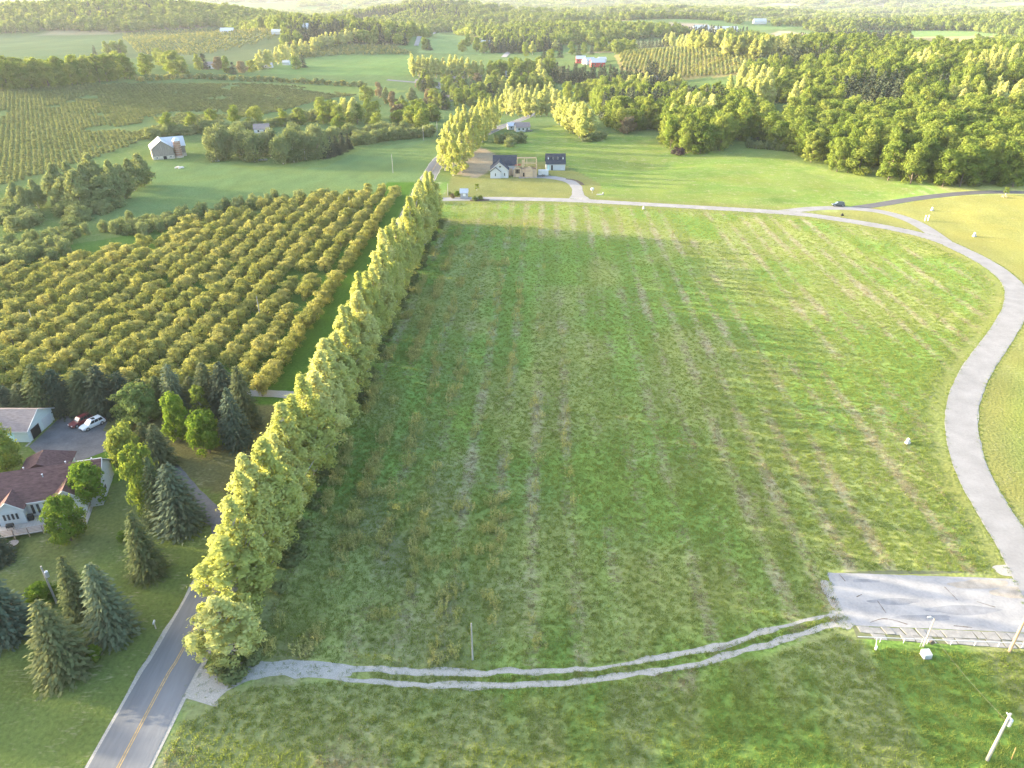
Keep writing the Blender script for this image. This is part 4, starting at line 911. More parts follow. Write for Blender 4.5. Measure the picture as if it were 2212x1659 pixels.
allq = np.concatenate([q, qb]); alld = np.concatenate([rd, rb]); dd = dist_path(TRACK, allq[:, 0], allq[:, 1]); kp = (dd > 1.5) | ((dd < 0.4) & (allq[:, 0] > -25)); allq = allq[kp]; alld = alld[kp]; kp = (dist_path(ROAD[:60], allq[:, 0], allq[:, 1]) > 4.5) & (dist_path(TRACK[:5], allq[:, 0], allq[:, 1]) > 2.9); allq = allq[kp]; alld = alld[kp]
scatter('meadow_grass', allq[alld < 0.46], None, 'tufts of green meadow grass across the field', 'grass', 0.22, 0.36, 0.5, TG)
scatter('dead_grass', allq[alld >= 0.46], None, 'pale dead grass lying along the old orchard rows', 'grass', 0.22, 0.40, 0.5, TD)
WD = []
for i in range(3):
    rng = np.random.default_rng(60+i); V = []; F = []
    for b in range(9):
        a = rng.random()*6.283; r = 0.9*math.sqrt(rng.random()); x, y = r*math.cos(a), r*math.sin(a); h = rng.uniform(0.55, 1.1)
        Cn = np.column_stack([x+rng.normal(size=14)*0.10, y+rng.normal(size=14)*0.10, h*rng.uniform(0.1, 1.0, 14)]); N = unit(rng.normal(size=(14, 3)))
        v_, f_ = leaf_quads(Cn, N, rng.uniform(0.07, 0.15, 14), 0.5, rng, (0, 0, 1)); o_ = sum(len(k_) for k_ in V); V.append(v_); F.append(f_+o_)
    WD.append(np_mesh('weed', np.concatenate(V), np.concatenate(F), [L_WEED]))
wp = []
for k_ in range(11000):
    x = random.uniform(-32, 14); y = random.uniform(64, 262)
    r_ = rowcoord(x, y); wv = 0.5+0.5*math.cos(2*math.pi*r_/5.9)
    dens = math.exp(-max(0, x+24)/13.0)*(1.0 if y < 200 else 0.5)
    if wv > 0.72 and random.random() < dens and float(vnoise(np.array([x/7]), np.array([y/8]), 77)[0]) > 0.48: wp.append((x, y))
for c_ in range(14):
    x, y = random.uniform(-30, 0), random.uniform(64, 100)
    for j in range(6): wp.append((x+random.gauss(0, 0.9), y+random.gauss(0, 0.7)))
cx, cy = at(1080, 572)
for j in range(16): wp.append((cx+random.gauss(0, 2.6), cy+random.gauss(0, 2.2)))
scatter('field_weeds', np.array(wp), None, 'tall tan and green weeds standing along the left rows of the field', 'weeds', 1.5, 0.95, 0.45, WD)
eg = []
for k_ in range(5200):
    i = random.randrange(len(LOOP)-6); a_ = LOOP[i]; d_ = LOOP[i+1]-a_; d_ = d_/np.linalg.norm(d_); s_ = random.choice((-1, 1)); r_ = 2.72+abs(random.gauss(0, 0.35))
    eg.append((a_[0]+d_[1]*s_*r_+random.uniform(-0.8, 0.8)*d_[0], a_[1]-d_[0]*s_*r_+random.uniform(-0.8, 0.8)*d_[1]))
for k_ in range(3200):
    i = random.randrange(14, len(TRACK)-1); a_ = TRACK[i]; d_ = TRACK[i+1]-a_; d_ = d_/np.linalg.norm(d_); r_ = random.choice((-1.5, 1.5, 0, -0.42, 0.42))+random.gauss(0, 0.16); eg.append((a_[0]+d_[1]*r_+random.uniform(-0.8, 0.8)*d_[0], a_[1]-d_[0]*r_+random.uniform(-0.8, 0.8)*d_[1]))
for k_ in range(700):
    i = random.randrange(0, 70); a_ = ROAD[i]; r_ = random.choice((-1, 1))*(3.75+abs(random.gauss(0, 0.3))); eg.append((a_[0]+r_, a_[1]+random.uniform(-1.5, 1.5)))
for k_ in range(420):
    i = random.randrange(0, 16); a_ = TRACK[i]; eg.append((a_[0]+random.gauss(0, 1.3), a_[1]+random.gauss(0, 1.3)))
scatter('verge_grass', np.array(eg), None, 'grass creeping over the edges of the roads and track', 'grass', 0.14, 0.24, 0.5, TG)
print('TUFTS', len(allq), 'WEEDS', len(wp))
vp = []
for k_ in range(260):
    t_ = random.random(); i = int(t_*(len(POPLINE)-1)); x, y = POPLINE[i]; vp.append((x+random.uniform(-1, 4.2), y+random.uniform(-2, 2)))
scatter('hedge_undergrowth', np.array(vp), 'row_green', 'green scrub under the roadside poplars', 'undergrowth', 1.3, 2.4, 0.5)

# ------------------------------------------------------------------ haze over the valley
m, n, o = new_mat('haze')
vol = nd(n, 'ShaderNodeVolumePrincipled'); vol.inputs['Color'].default_value = (0.60, 0.64, 0.71, 1); vol.inputs['Density'].default_value = HAZE_DENSITY; vol.inputs['Anisotropy'].default_value = 0.2
vol.inputs['Density Attribute'].default_value = ''
n.links.new(vol.outputs[0], o.inputs['Volume'])
hz = G().box(-9300, 9300, -600, 11800, float(ZZ.min())-1.5, max(140.0, float(ZZ.max())+30)).build('haze', m); hz['kind'] = 'stuff'; hz['label'] = 'pale evening haze over the valley'

# ------------------------------------------------------------------ building helpers (local x along the ridge, y across)
def gable_body(g, x0, x1, y0, y1, z0, ze, zr, m=0, axis='x'):
    """walls with gable ends; ridge along axis"""
    if axis == 'x':
        ym = (y0+y1)/2; return g.prism([(y0, z0), (y1, z0), (y1, ze), (ym, zr), (y0, ze)], x0, x1, 'x', m)
    xm = (x0+x1)/2; return g.prism([(x0, z0), (x1, z0), (x1, ze), (xm, zr), (x0, ze)], y0, y1, 'y', m)
def gable_roof(g, x0, x1, y0, y1, ze, zr, over=0.4, t=0.16, axis='x', m=0, front=True):
    if axis == 'x':
        ym = (y0+y1)/2; k = (zr-ze)/(ym-y0); ya, yb = y0-over, y1+over; za = ze-k*over
        g.prism([(ya, za), (ym, zr), (yb, za), (yb, za+t), (ym, zr+t), (ya, za+t)], x0-over, x1+over, 'x', m)
    else:
        xm = (x0+x1)/2; k = (zr-ze)/(xm-x0); xa, xb = x0-over, x1+over; za = ze-k*over
        g.prism([(xa, za), (xm, zr), (xb, za), (xb, za+t), (xm, zr+t), (xa, za+t)], y0-over, y1+over, 'y', m)
    return g
def facing_box(g, face, c, a, z, w_, h, d0, d1, m=0):
    """box on a wall: face '-y','+y','-x','+x' at plane c, centred a along the wall, bottom z"""
    s_ = -1 if face[0] == '-' else 1; lo, hi = sorted((c+s_*d0, c+s_*d1))
    if face[1] == 'y': return g.box(a-w_/2, a+w_/2, lo, hi, z, z+h, m)
    return g.box(lo, hi, a-w_/2, a+w_/2, z, z+h, m)
def window(par, face, c, a, z, w_, h, frame=M_WHITE, glass=M_GLASS, name='window', mull=0):
    g = G(); b = 0.09
    facing_box(g, face, c, a, z, w_, b, -0.02, 0.06); facing_box(g, face, c, a, z+h-b, w_, b, -0.02, 0.06)
    facing_box(g, face, c, a-w_/2+b/2, z+b, b, h-2*b, -0.02, 0.06); facing_box(g, face, c, a+w_/2-b/2, z+b, b, h-2*b, -0.02, 0.06)
    for q in range(mull): facing_box(g, face, c, a-w_/2+w_*(q+1)/(mull+1), z+b, b*0.8, h-2*b, -0.02, 0.055)
    o_ = g.build(name, frame, par); facing_box(G(), face, c, a, z+b, w_-2*b, h-2*b, -0.01, 0.02).build('pane', glass, o_); return o_
def door(par, face, c, a, z, w_, h, mat, name='door', handle=True):
    g = G(); facing_box(g, face, c, a, z, w_, h, -0.02, 0.05); o_ = g.build(name, mat, par)
    if handle: facing_box(G(), face, c, a+w_*0.38, z+h*0.45, 0.08, 0.12, 0.05, 0.11).build('handle', M_GALV, o_)
    return o_
def trim(g, pts, r, k=4): g.tube(pts, r, k)
def simple_house(u, v, rz, L_, W_, ze, zr, name, label, wallm, roofm, wins=3, cat='house', doors=True, loc=None):
    x, y = loc or at(u, v); t_ = thing(name, label, cat, (x, y, H(x, y)-0.1), rz)
    g = G(); gable_body(g, -L_/2, L_/2, -W_/2, W_/2, 0, ze, zr); g.build('wall', wallm, t_)
    gable_roof(G(), -L_/2, L_/2, -W_/2, W_/2, ze+0.02, zr+0.02).build('roof', roofm, t_)
    for q in range(wins): window(t_, '-y', -W_/2, -L_/2+L_*(q+0.7)/(wins+0.4), ze*0.38, min(1.2, L_/wins*0.5), ze*0.42)
    if wins: window(t_, '-x', -L_/2, 0, ze*0.4, 1.1, ze*0.4)
    if doors: door(t_, '-y', -W_/2, L_*0.40, 0.1, 1.0, 2.1, M_WHITE)
    return t_

# ------------------------------------------------------------------ maroon-roofed house with deck
hr = math.radians(16)
hs = thing('ranch_house', 'white house with maroon shingle roof and front deck at lower left', 'house', (-77.0, 97.6, 0.0), hr)
g = G(); gable_body(g, -7.4, 7.4, -4.6, 4.6, -2.4, 3.0, 6.2); gable_body(g, -7.3, -3.5, -6.2, -4.0, -2.4, 2.9, 4.4, axis='y'); gable_body(g, 0.3, 5.5, -6.0, -4.0, -2.4, 2.9, 5.0, axis='y')
g.box(-6.5, 0.5, 4.0, 9.0, 0, 2.95); g.build('wall', M_SIDING, hs)
g = G(); gable_roof(g, -7.4, 7.4, -4.6, 4.6, 3.03, 6.23, 0.35); ro = g.build('roof', M_MAROON, hs)
g = G(); gable_roof(g, -7.3, -3.5, -6.2, -2.0, 2.93, 4.43, 0.3, axis='y'); g.build('front_gable_roof', M_MAROON, ro)
g = G(); gable_roof(g, 0.3, 5.5, -6.0, -0.8, 2.93, 5.03, 0.3, axis='y'); g.build('front_gable_roof', M_MAROON, ro)
g = G(); a_, b_, c_, d_ = (-7.0, 9.5, 2.98), (1.0, 9.5, 2.98), (1.0, 3.2, 2.98), (-7.0, 3.2, 2.98); e_, f_ = (-3.0, 7.0, 5.6), (-3.0, 2.4, 5.6)
g.add([a_, b_, c_, d_, e_, f_, (-7.0, 9.5, 2.83), (1.0, 9.5, 2.83), (1.0, 3.2, 2.83), (-7.0, 3.2, 2.83)], [(1, 0, 4), (2, 1, 4, 5), (0, 3, 5, 4), (3, 2, 5), (6, 7, 8, 9), (0, 1, 7, 6), (1, 2, 8, 7), (2, 3, 9, 8), (3, 0, 6, 9)]); g.build('rear_wing_roof', M_MAROON, ro)
g = G(); g.box(-7.76, 7.76, -5.06, -4.94, 2.70, 2.92); 
for xm, x0, x1, yf, ze, zr in ((-5.4, -7.62, -3.18, -6.52, 2.72, 4.46), (2.9, -0.03, 5.83, -6.32, 2.72, 5.06)):
    g.tube([(x0, yf, ze), (xm, yf, zr+0.02)], 0.10, 4); g.tube([(x1, yf, ze), (xm, yf, zr+0.02)], 0.10, 4)
g.tube([(7.78, -4.95, 2.85), (7.78, 0, 6.3)], 0.10, 4); g.tube([(7.78, 4.95, 2.85), (7.78, 0, 6.3)], 0.10, 4); g.build('fascia', M_WHITE, hs)
for xq, yq in ((-4.6, 1.6), (1.8, 1.4), (5.6, 1.9), (-1.0, -1.5)):
    zq = 6.23-abs(yq)*0.696; g = G(); g.cyl(xq, yq, zq, zq+0.6, 0.10, 0.10, 8); g.cyl(xq, yq, zq+0.6, zq+0.68, 0.15, 0.15, 8); g.build('vent_pipe', M_GALV, ro)
for xq in (-3.35, 0.15): g = G(); g.tube([(xq, -4.75, 2.7), (xq, -4.75, 0.05)], 0.05, 6); g.build('downspout', M_WHITE, hs)
for xq in (-6.35, -5.75, -5.15, -4.55): window(hs, '-y', -6.2, xq, 0.9, 0.55, 1.35)
for xq in (-2.75, -1.95, -0.9, -0.1): window(hs, '-y', -4.6, xq, 0.35, 0.62, 2.0)
for s_ in (-1, 1):
    g = G(); x1_ = 2.9+s_*0.18; x2_ = 2.9+s_*1.35; g.prism([(x1_, 3.1), (x2_, 3.1), (x1_, 4.25)][::s_], -6.06, -5.98, 'y'); wn = g.build('window', M_GLASS, hs)
    g = G(); g.tube([(x1_, -6.08, 3.06), (x2_, -6.08, 3.06)], 0.05, 4); g.tube([(x1_, -6.08, 3.06), (x1_, -6.08, 4.3)], 0.05, 4); g.tube([(x2_, -6.08, 3.06), (x1_, -6.08, 4.3)], 0.05, 4); g.build('frame', M_WHITE, wn)
window(hs, '+x', 7.4, -1.5, 0.8, 1.3, 1.2); door(hs, '+x', 7.4, 2.2, 0.05, 1.0, 2.1, M_WHITE)
door(hs, '+y', 9.0, -2.2, 0.02, 4.4, 2.2, M_WHITE, 'garage_door', False)
g = G(); g.box(-11.0, 5.8, -9.2, -4.62, -0.12, 0.02); dk = g.build('deck', M_DECK, hs)
for q in range(9):
    xq = -10.9+q*2.07; G().box(xq-0.06, xq+0.06, -9.18, -9.06, -2.9, -0.12).build('support_post', M_LUMBER, dk); G().box(xq-0.05, xq+0.05, -9.17, -9.07, 0.02, 1.02).build('rail_post', M_RAIL, dk)
for zq in (1.02, 0.74, 0.48, 0.22): G().box(-11.0, 5.8, -9.16, -9.08, zq, zq+0.06).build('rail', M_RAIL, dk)
for xq in (-10.98, 5.70): G().box(xq, xq+0.08, -9.05, -4.7, 1.02, 1.08).build('rail', M_RAIL, dk)
def local(root_loc, rz, x, y): return root_loc[0]+x*math.cos(rz)-y*math.sin(rz), root_loc[1]+x*math.sin(rz)+y*math.cos(rz)
def on_deck(x, y): return (*local((-77.0, 97.6), hr, x, y), 0.02)
g = G(); g.cyl(0, 0, 0.0, 0.5, 0.42, 0.38, 14); g.cyl(0, 0, 0.5, 0.56, 0.46, 0.46, 14); tag(g.build('planter', M_BLACK, None, loc=on_deck(-7.7, -5.6)), 'dark round planter at the left corner of the deck', 'planter')
t_ = thing('grill', 'black covered grill on the deck against the white gable', 'grill', on_deck(-5.5, -7.4), hr)
G().box(-0.5, 0.5, -0.3, 0.3, 0.55, 0.85).build('firebox', M_BLACK, t_); G().prism([(-0.3, 0.85), (0.3, 0.85), (0.2, 1.1), (-0.15, 1.1)], -0.5, 0.5, 'x').build('lid', M_BLACK, t_)
for sx in (-0.45, 0.45):
    for sy in (-0.25, 0.25): G().cyl(sx, sy, 0.0, 0.55, 0.03, k=6).build('leg', M_BLACK, t_)
t_ = thing('grill', 'small dark grill beside the double windows on the deck', 'grill', on_deck(-3.1, -5.6), hr); G().box(-0.4, 0.4, -0.3, 0.3, 0.35, 0.9).build('firebox', M_BLACK, t_); G().prism([(-0.3, 0.9), (0.3, 0.9), (0.15, 1.12), (-0.15, 1.12)], -0.4, 0.4, 'x').build('lid', M_BLACK, t_); G().box(-0.38, 0.38, -0.26, 0.26, 0.0, 0.35).build('stand', M_BLACK, t_)
t_ = thing('patio_table', 'round patio table under the deck edge', 'table', (*local((-77.0, 97.6), hr, -4.6, -10.6), H(*local((-77.0, 97.6), hr, -4.6, -10.6))), hr); G().cyl(0, 0, 0.68, 0.74, 0.85, k=20).build('table_top', M_BARNWOOD, t_); G().cyl(0, 0, 0.0, 0.68, 0.08, k=8).build('leg', M_BLACK, t_)
g = G(); g.box(-2.2, 2.2, 9.5, 11.4, 0.02, 0.06); tag(g.build('door_slab', M_WHITE, None, loc=(-77.0+2.0, 97.6, 0.03)), 'white concrete slab behind the maroon roof', 'slab'); bpy.data.objects['door_slab'].rotation_euler = (0, 0, hr)

# white garage at the left edge
gr_ = thing('garage', 'white garage with grey-brown roof and one open door', 'garage', (-99.6, 118.4, 0.0))
g = G(); gable_body(g, -8, 7.4, -4.1, 4.1, -0.2, 2.7, 4.9); g.build('wall', M_PALESID, gr_)
g = G(); gable_roof(g, -8, 7.4, -4.1, 4.1, 2.73, 4.93, 0.4); g.build('roof', M_GREYSH, gr_)
g = G(); g.tube([(7.83, -4.5, 2.62), (7.83, 0, 5.0)], 0.1, 4); g.tube([(7.83, 4.5, 2.62), (7.83, 0, 5.0)], 0.1, 4); g.box(-8.4, 7.8, -4.56, -4.46, 2.45, 2.65); g.build('fascia', M_WHITE, gr_)
o_ = door(gr_, '+x', 7.4, -1.9, 0.05, 2.7, 2.2, M_DARK, 'open_doorway', False)
g = G(); facing_box(g, '+x', 7.4, -1.9, 2.25, 2.9, 0.12, 0, 0.08); facing_box(g, '+x', 7.4, -3.3, 0.05, 0.12, 2.2, 0, 0.08); facing_box(g, '+x', 7.4, -0.5, 0.05, 0.12, 2.2, 0, 0.08); g.build('frame', M_WHITE, o_)
o_ = door(gr_, '+x', 7.4, 1.9, 0.05, 2.7, 2.2, M_WHITE, 'garage_door', False)
for q in range(4): facing_box(G(), '+x', 7.4, 1.9, 0.12+q*0.54, 2.5, 0.46, 0.05, 0.075).build('panel', M_SIDING, o_)
door(gr_, '-y', -4.1, 4.2, 0.05, 1.0, 2.05, M_TEAL)
g = G(); g.box(1.5, 7.6, -5.6, -4.12, -0.05, 0.08); g.build('step', M_SLAB, gr_)

# ------------------------------------------------------------------ cars
def car(name, label, loc, rz, paint, L_=4.7, Wd=1.86, Ht=1.68, sunroof=False, suv=True):
    t_ = thing(name, label, 'car', loc, rz); hl, hw = L_/2, Wd/2; belt = Ht*0.58
    # body: cross-sections along the length, rounded at nose and tail
    secs = [(-hl, 0.42, 0.72, 0.84), (-hl+0.10, 0.30, belt*0.93, 0.94), (-hl+0.55, 0.26, belt, 1.0), (0.1*L_, 0.26, belt, 1.0), (hl-1.35, 0.26, belt*0.98, 1.0), (hl-0.6, 0.27, belt*0.90, 0.98), (hl-0.15, 0.32, belt*0.78, 0.90), (hl, 0.40, belt*0.62, 0.78)]
    V = []; F = []
    for x, zb, zt, f in secs:
        ww = hw*f; V += [(x, -ww*0.94, zb), (x, -ww, zb+(zt-zb)*0.45), (x, -ww*0.93, zt*0.97), (x, -ww*0.80, zt), (x, ww*0.80, zt), (x, ww*0.93, zt*0.97), (x, ww, zb+(zt-zb)*0.45), (x, ww*0.94, zb)]
    for i in range(len(secs)-1):
        for j in range(8): F.append((i*8+j, i*8+(j+1) % 8, (i+1)*8+(j+1) % 8, (i+1)*8+j))
    F.append(tuple(range(8))[::-1]); F.append(tuple(range(len(V)-8, len(V))))
    body = G().add(V, [f[::-1] for f in F]).build('body', paint, t_)
    # cabin
    xb0, xb1, xt0, xt1 = -hl+0.18, hl-1.25, -hl+0.55, hl-2.05; wb, wt = hw*0.86, hw*0.70; zb, zt = belt-0.02, Ht
    c8 = [(xb0, -wb, zb), (xb1, -wb, zb), (xb1, wb, zb), (xb0, wb, zb), (xt0, -wt, zt), (xt1, -wt, zt), (xt1, wt, zt), (xt0, wt, zt)]
    G().add(c8, [(3,2,1,0),(4,5,6,7),(0,1,5,4),(1,2,6,5),(2,3,7,6),(3,0,4,7)]).build('cabin', paint, t_)
    def pane(idx, nm, a0, a1, b0=0.14, b1=0.88):
        P = [Vector(c8[i]) for i in idx]; cen = sum(P, Vector())/4; n_ = (P[1]-P[0]).cross(P[3]-P[0]).normalized()
        if n_.dot(cen-Vector((0, 0, (zb+zt)/2))) < 0: n_ = -n_
        f_ = lambda a, b: (P[0]*(1-a)+P[1]*a)*(1-b)+(P[3]*(1-a)+P[2]*a)*b+n_*0.012
        g = G(); g.quadv(f_(a0, b0), f_(a1, b0), f_(a1, b1), f_(a0, b1), 0.02); return g.build(nm, M_CARGLASS if nm in ('windscreen', 'rear_window') else M_GLASS, t_)
    pane((1, 2, 6, 5), 'windscreen', 0.07, 0.93); pane((3, 0, 4, 7), 'rear_window', 0.1, 0.9)
    for a0, a1 in ((0.08, 0.36), (0.39, 0.64), (0.67, 0.93)): pane((0, 1, 5, 4), 'side_window', a0, a1); pane((3, 2, 6, 7), 'side_window', a0, a1)
    if sunroof: G().box(xt1-1.0, xt1-0.35, -0.4, 0.4, zt, zt+0.015).build('sunroof', M_GLASS, t_)
    else:
        for s_ in (-1, 1): G().box(xt0+0.15, xt1-0.1, s_*wt*0.86-0.025, s_*wt*0.86+0.025, zt, zt+0.06).build('roof_rail', M_BLACK, t_)
    for sx in (-hl+0.92, hl-0.90):
        for s_ in (-1, 1):
            g = G(); R = 0.36; g.tube([(0, -0.12, 0), (0, 0.12, 0)], [R, R], 18); wh = g.build('wheel', M_TYRE, t_, loc=(sx, s_*(hw-0.10), R))
            g = G(); g.tube([(0, s_*0.121-0.004, 0), (0, s_*0.121+0.012, 0)], [R*0.62, R*0.55], 14); g.build('rim', M_RIM, wh)
    for s_ in (-1, 1):
        G().box(hl-0.22, hl-0.02, s_*hw*0.62-0.17, s_*hw*0.62+0.17, belt*0.60, belt*0.76).build('headlight', M_LAMP, t_)
        G().box(-hl-0.01, -hl+0.14, s_*hw*0.74-0.10, s_*hw*0.74+0.10, belt*0.62, belt*0.9).build('tail_light', M_TAIL, t_)
        G().box(hl-1.75, hl-1.55, s_*(hw+0.02)-0.09, s_*(hw+0.02)+0.09, belt*0.98, belt*1.12).build('mirror', paint, t_)
    G().box(hl-0.03, hl+0.03, -hw*0.42, hw*0.42, belt*0.40, belt*0.60).build('grille', M_BLACK, t_)
    return t_
car('parked_car', 'white crossover with dark sunroof parked beside the red one', (-83.2, 120.0, H(-83.2, 120)+0.03), math.radians(238), M_CARWHITE, 4.7, 1.86, 1.62, True)
car('parked_car', 'dark red car parked left of the white one by the spruces', (-86.0, 121.1, H(-86, 121.1)+0.03), math.radians(240), M_CARRED, 4.7, 1.84, 1.60)
x, y = at(1810, 445.5); car('parked_car', 'dark blue estate car standing at the roadside of the far junction', (x, y, H(x, y)+0.05), math.radians(176), M_CARBLACK, 5.0, 1.95, 1.80)

# ------------------------------------------------------------------ barn with silo
x, y = at(352, 338)
bn = thing('barn', 'weathered grey barn with white metal roof and stone base beside the pasture', 'barn', (x, y, H(x, y)), math.radians(28))
g = G(); gable_body(g, -5.2, 5.2, -8.0, 5.5, 1.6, 5.4, 9.2, axis='y'); gable_body(g, 2.0, 11.5, -2.8, 5.6, 1.6, 5.4, 9.25, axis='x'); g.build('wall', M_BARNWOOD, bn)
g = G(); g.box(-5.25, 5.25, -8.05, 5.55, -0.6, 1.6); g.box(5.25, 11.55, -2.85, 5.65, -0.6, 1.6); g.build('stone_base', M_STONE, bn)
g = G(); gable_roof(g, -5.2, 5.2, -8.0, 5.5, 5.43, 9.23, 0.45, axis='y'); ro = g.build('roof', M_METALROOF, bn)
g = G(); gable_roof(g, 0.5, 11.5, -2.8, 5.6, 5.43, 9.31, 0.45, axis='x'); g.build('cross_roof', M_METALROOF, ro)
door(bn, '-y', -8.05, 0.6, -0.2, 1.6, 1.7, M_DARK, 'doorway', False)
for xq in (-3.2, 3.4): window(bn, '-y', -8.05, xq, 0.5, 0.8, 0.8)
si = thing('silo', 'rust-brown brick silo with grey domed cap against the barn', 'silo', (*local((x, y), math.radians(28), 7.6, -5.4), H(x, y)))
g = G(); g.cyl(0, 0, -0.5, 8.2, 1.75, 1.75, 20); g.build('shaft', M_SILO, si)
for q in range(7): g = G(); g.cyl(0, 0, 0.9+q*1.1, 0.98+q*1.1, 1.80, 1.80, 20); g.build('hoop', M_GALV, si)
g = G(); g.tube([(0, 0, 8.2), (0, 0, 8.9), (0, 0, 9.5), (0, 0, 9.85)], [1.85, 1.6, 1.0, 0.1], 20); g.build('cap', M_GALV, si)
g = G(); g.cyl(0, 0, -0.5, 0.6, 2.2, 2.2, 20); g.build('footing', M_STONE, si)
x, y = at(387, 363); rk = thing('rock_pile', 'pale heap of field stones on the pasture in front of the barn', 'rocks', (x, y, H(x, y)))
for q in range(16):
    a_ = random.random()*6.28; r_ = 2.2*math.sqrt(random.random()); sz = random.uniform(0.35, 0.7); g = G(); k_ = 7
    g.tube([(0, 0, -sz*0.5), (0.1*sz, 0, 0), (0, 0.1*sz, sz*0.5), (0, 0, sz*0.75)], [sz*0.7, sz, sz*0.75, sz*0.2], k_); g.build('stone', M_ROCK, rk, loc=(r_*math.cos(a_), r_*math.sin(a_)*0.7, 0.15+0.5*max(0, 1-r_/2)))
def boat(u, v, rz, label):
    x, y = at(u, v); t_ = thing('rowing_boat', label, 'boat', (x, y, H(x, y)), rz); V = []; F = []; S_ = [(-2.2, 0.55, 0.6), (-1.2, 0.85, 0.62), (0.4, 0.9, 0.66), (1.6, 0.6, 0.74), (2.3, 0.06, 0.85)]
    for sx, wv, zz in S_: V += [(sx, -wv, zz), (sx, -wv*0.6, 0.15), (sx, wv*0.6, 0.15), (sx, wv, zz), (sx, wv*0.85, zz-0.02), (sx, wv*0.5, 0.25), (sx, -wv*0.5, 0.25), (sx, -wv*0.85, zz-0.02)]
    for i in range(4):
        for j in range(8): F.append((i*8+j, (i+1)*8+j, (i+1)*8+(j+1) % 8, i*8+(j+1) % 8))
    F.append(tuple(range(8))); F.append(tuple(range(32, 40))[::-1]); G().add(V, F).build('hull', M_WHITE, t_)
    for sx in (-1.3, 0.3): G().box(sx-0.15, sx+0.15, -0.7, 0.7, 0.45, 0.5).build('seat', M_LUMBER, t_)
boat(465, 349, 0.1, 'small white boat on the grass left of the willows'); boat(568, 347, 0.3, 'small white boat half hidden under the middle willows')

# ------------------------------------------------------------------ house under construction with its garage
x, y = at(1079, 384.5); ch = thing('unfinished_house', 'half-built house, white gabled wing at left and bare timber framing at right', 'house', (x, y, H(x, y)))
g = G(); gable_body(g, -4.2, 4.2, 0, 9.5, -0.3, 3.6, 6.9, axis='y'); gable_body(g, -4.25, 0.6, -0.7, 0.2, -0.3, 2.9, 4.9, axis='y'); g.build('wall', M_SIDING, ch)
g = G(); gable_roof(g, -4.2, 4.2, 0, 9.5, 3.63, 6.93, 0.3, axis='y'); ro = g.build('roof', M_NAVYSH, ch)
gable_roof(G(), -4.25, 0.6, -0.7, 0.35, 2.93, 4.93, 0.25, axis='y').build('porch_gable_roof', M_NAVYSH, ro)
g = G(); gable_roof(g, -3.0, 8.0, 7.0, 14.5, 4.6, 8.3, 0.3, axis='x'); g.build('rear_roof', M_NAVYSH, ro)
g = G(); gable_body(g, -3.0, 8.0, 7.0, 14.5, 0, 4.6, 8.2, axis='x'); g.build('rear_wall', M_SIDING, ch)
g = G(); g.tube([(-4.5, -0.35, 3.42), (0, -0.35, 6.98)], 0.12, 4); g.tube([(4.5, -0.35, 3.42), (0, -0.35, 6.98)], 0.12, 4); g.build('fascia', M_WHITE, ch)
window(ch, '-y', -0.7, -1.9, 0.9, 0.6, 1.5); window(ch, '-y', 0, 2.4, 0.9, 0.6, 1.5); window(ch, '-y', 0, 0.3, 4.7, 1.1, 1.0, mull=1)
g = G(); g.box(4.3, 6.2, 4.9, 5.1, 0, 3.4); g.box(6.3, 10.6, 2.0, 2.12, 0, 3.3); g.box(10.62, 17.6, 1.2, 1.34, 0, 3.9); g.box(17.5, 17.64, 1.36, 9.6, 0, 5.0); g.box(10.6, 10.74, 1.36, 9.4, 0, 3.2)
gable_body(g, 6.6, 10.4, 1.7, 1.98, 0.0, 3.6, 5.2, axis='y'); gable_body(g, 12.0, 15.8, 0.9, 1.18, 0.0, 3.9, 5.2, axis='y'); g.box(8.0, 17.6, 9.6, 9.74, 0, 3.0); g.build('sheathing', M_OSB, ch)
g = G(); g.box(6.5, 17.4, 2.2, 9.5, 0.05, 0.25); g.build('floor_deck', M_OSB, ch); g = G(); g.box(7.2, 10.2, 5.2, 8.8, 4.6, 4.75); g.build('upper_floor', M_REDBRICK, ch)
for q in range(22):
    xq = 6.5+q*0.52; G().box(xq-0.045, xq+0.045, 9.45, 9.56, 0.3, 7.0).build('stud', M_LUMBER, ch)
for q in range(9):
    xq = 8.3+q*1.15; g = G(); g.tube([(xq, 1.9, 5.1), (xq, 5.5, 8.0)], 0.07, 4); g.tube([(xq, 9.3, 5.4), (xq, 5.5, 8.0)], 0.07, 4)
    if q in (0, 3, 4, 8): g.build('rafter', M_LUMBER, ch)
for xq, wq in ((8.3, 0.35), (10.7, 0.5), (11.3, 0.35), (17.3, 0.5)): G().box(xq-wq/2, xq+wq/2, 1.5, 1.7, 4.4, 8.0).build('corner_post', M_LUMBER, ch)
G().box(8.2, 17.6, 5.4, 5.55, 7.9, 8.15).build('ridge_beam', M_LUMBER, ch); G().box(11.0, 17.5, 1.36, 1.5, 6.4, 6.7).build('header_beam', M_LUMBER, ch); G().box(8.2, 17.5, 9.5, 9.62, 7.4, 7.7).build('header_beam', M_LUMBER, ch)
window(ch, '-y', 1.7, 8.5, 1.6, 2.2, 2.2, M_LUMBER, M_DARK, mull=2); door(ch, '-y', 1.7, 8.5, 0.1, 1.6, 1.3, M_LUMBER, handle=False)
window(ch, '-y', 1.2, 11.4, 0.3, 0.9, 2.0, M_LUMBER, M_DARK); door(ch, '-y', 0.9, 13.9, 0.1, 3.4, 2.6, M_LUMBER, 'garage_opening', False)
x, y = at(1200, 368); cg = thing('detached_garage', 'white outbuilding with dark roof and four dormer windows right of the half-built house', 'garage', (x, y, H(x, y)))
g = G(); gable_body(g, -4.7, 4.7, 0, 7.5, -0.3, 3.2, 7.2); g.build('wall', M_SIDING, cg)
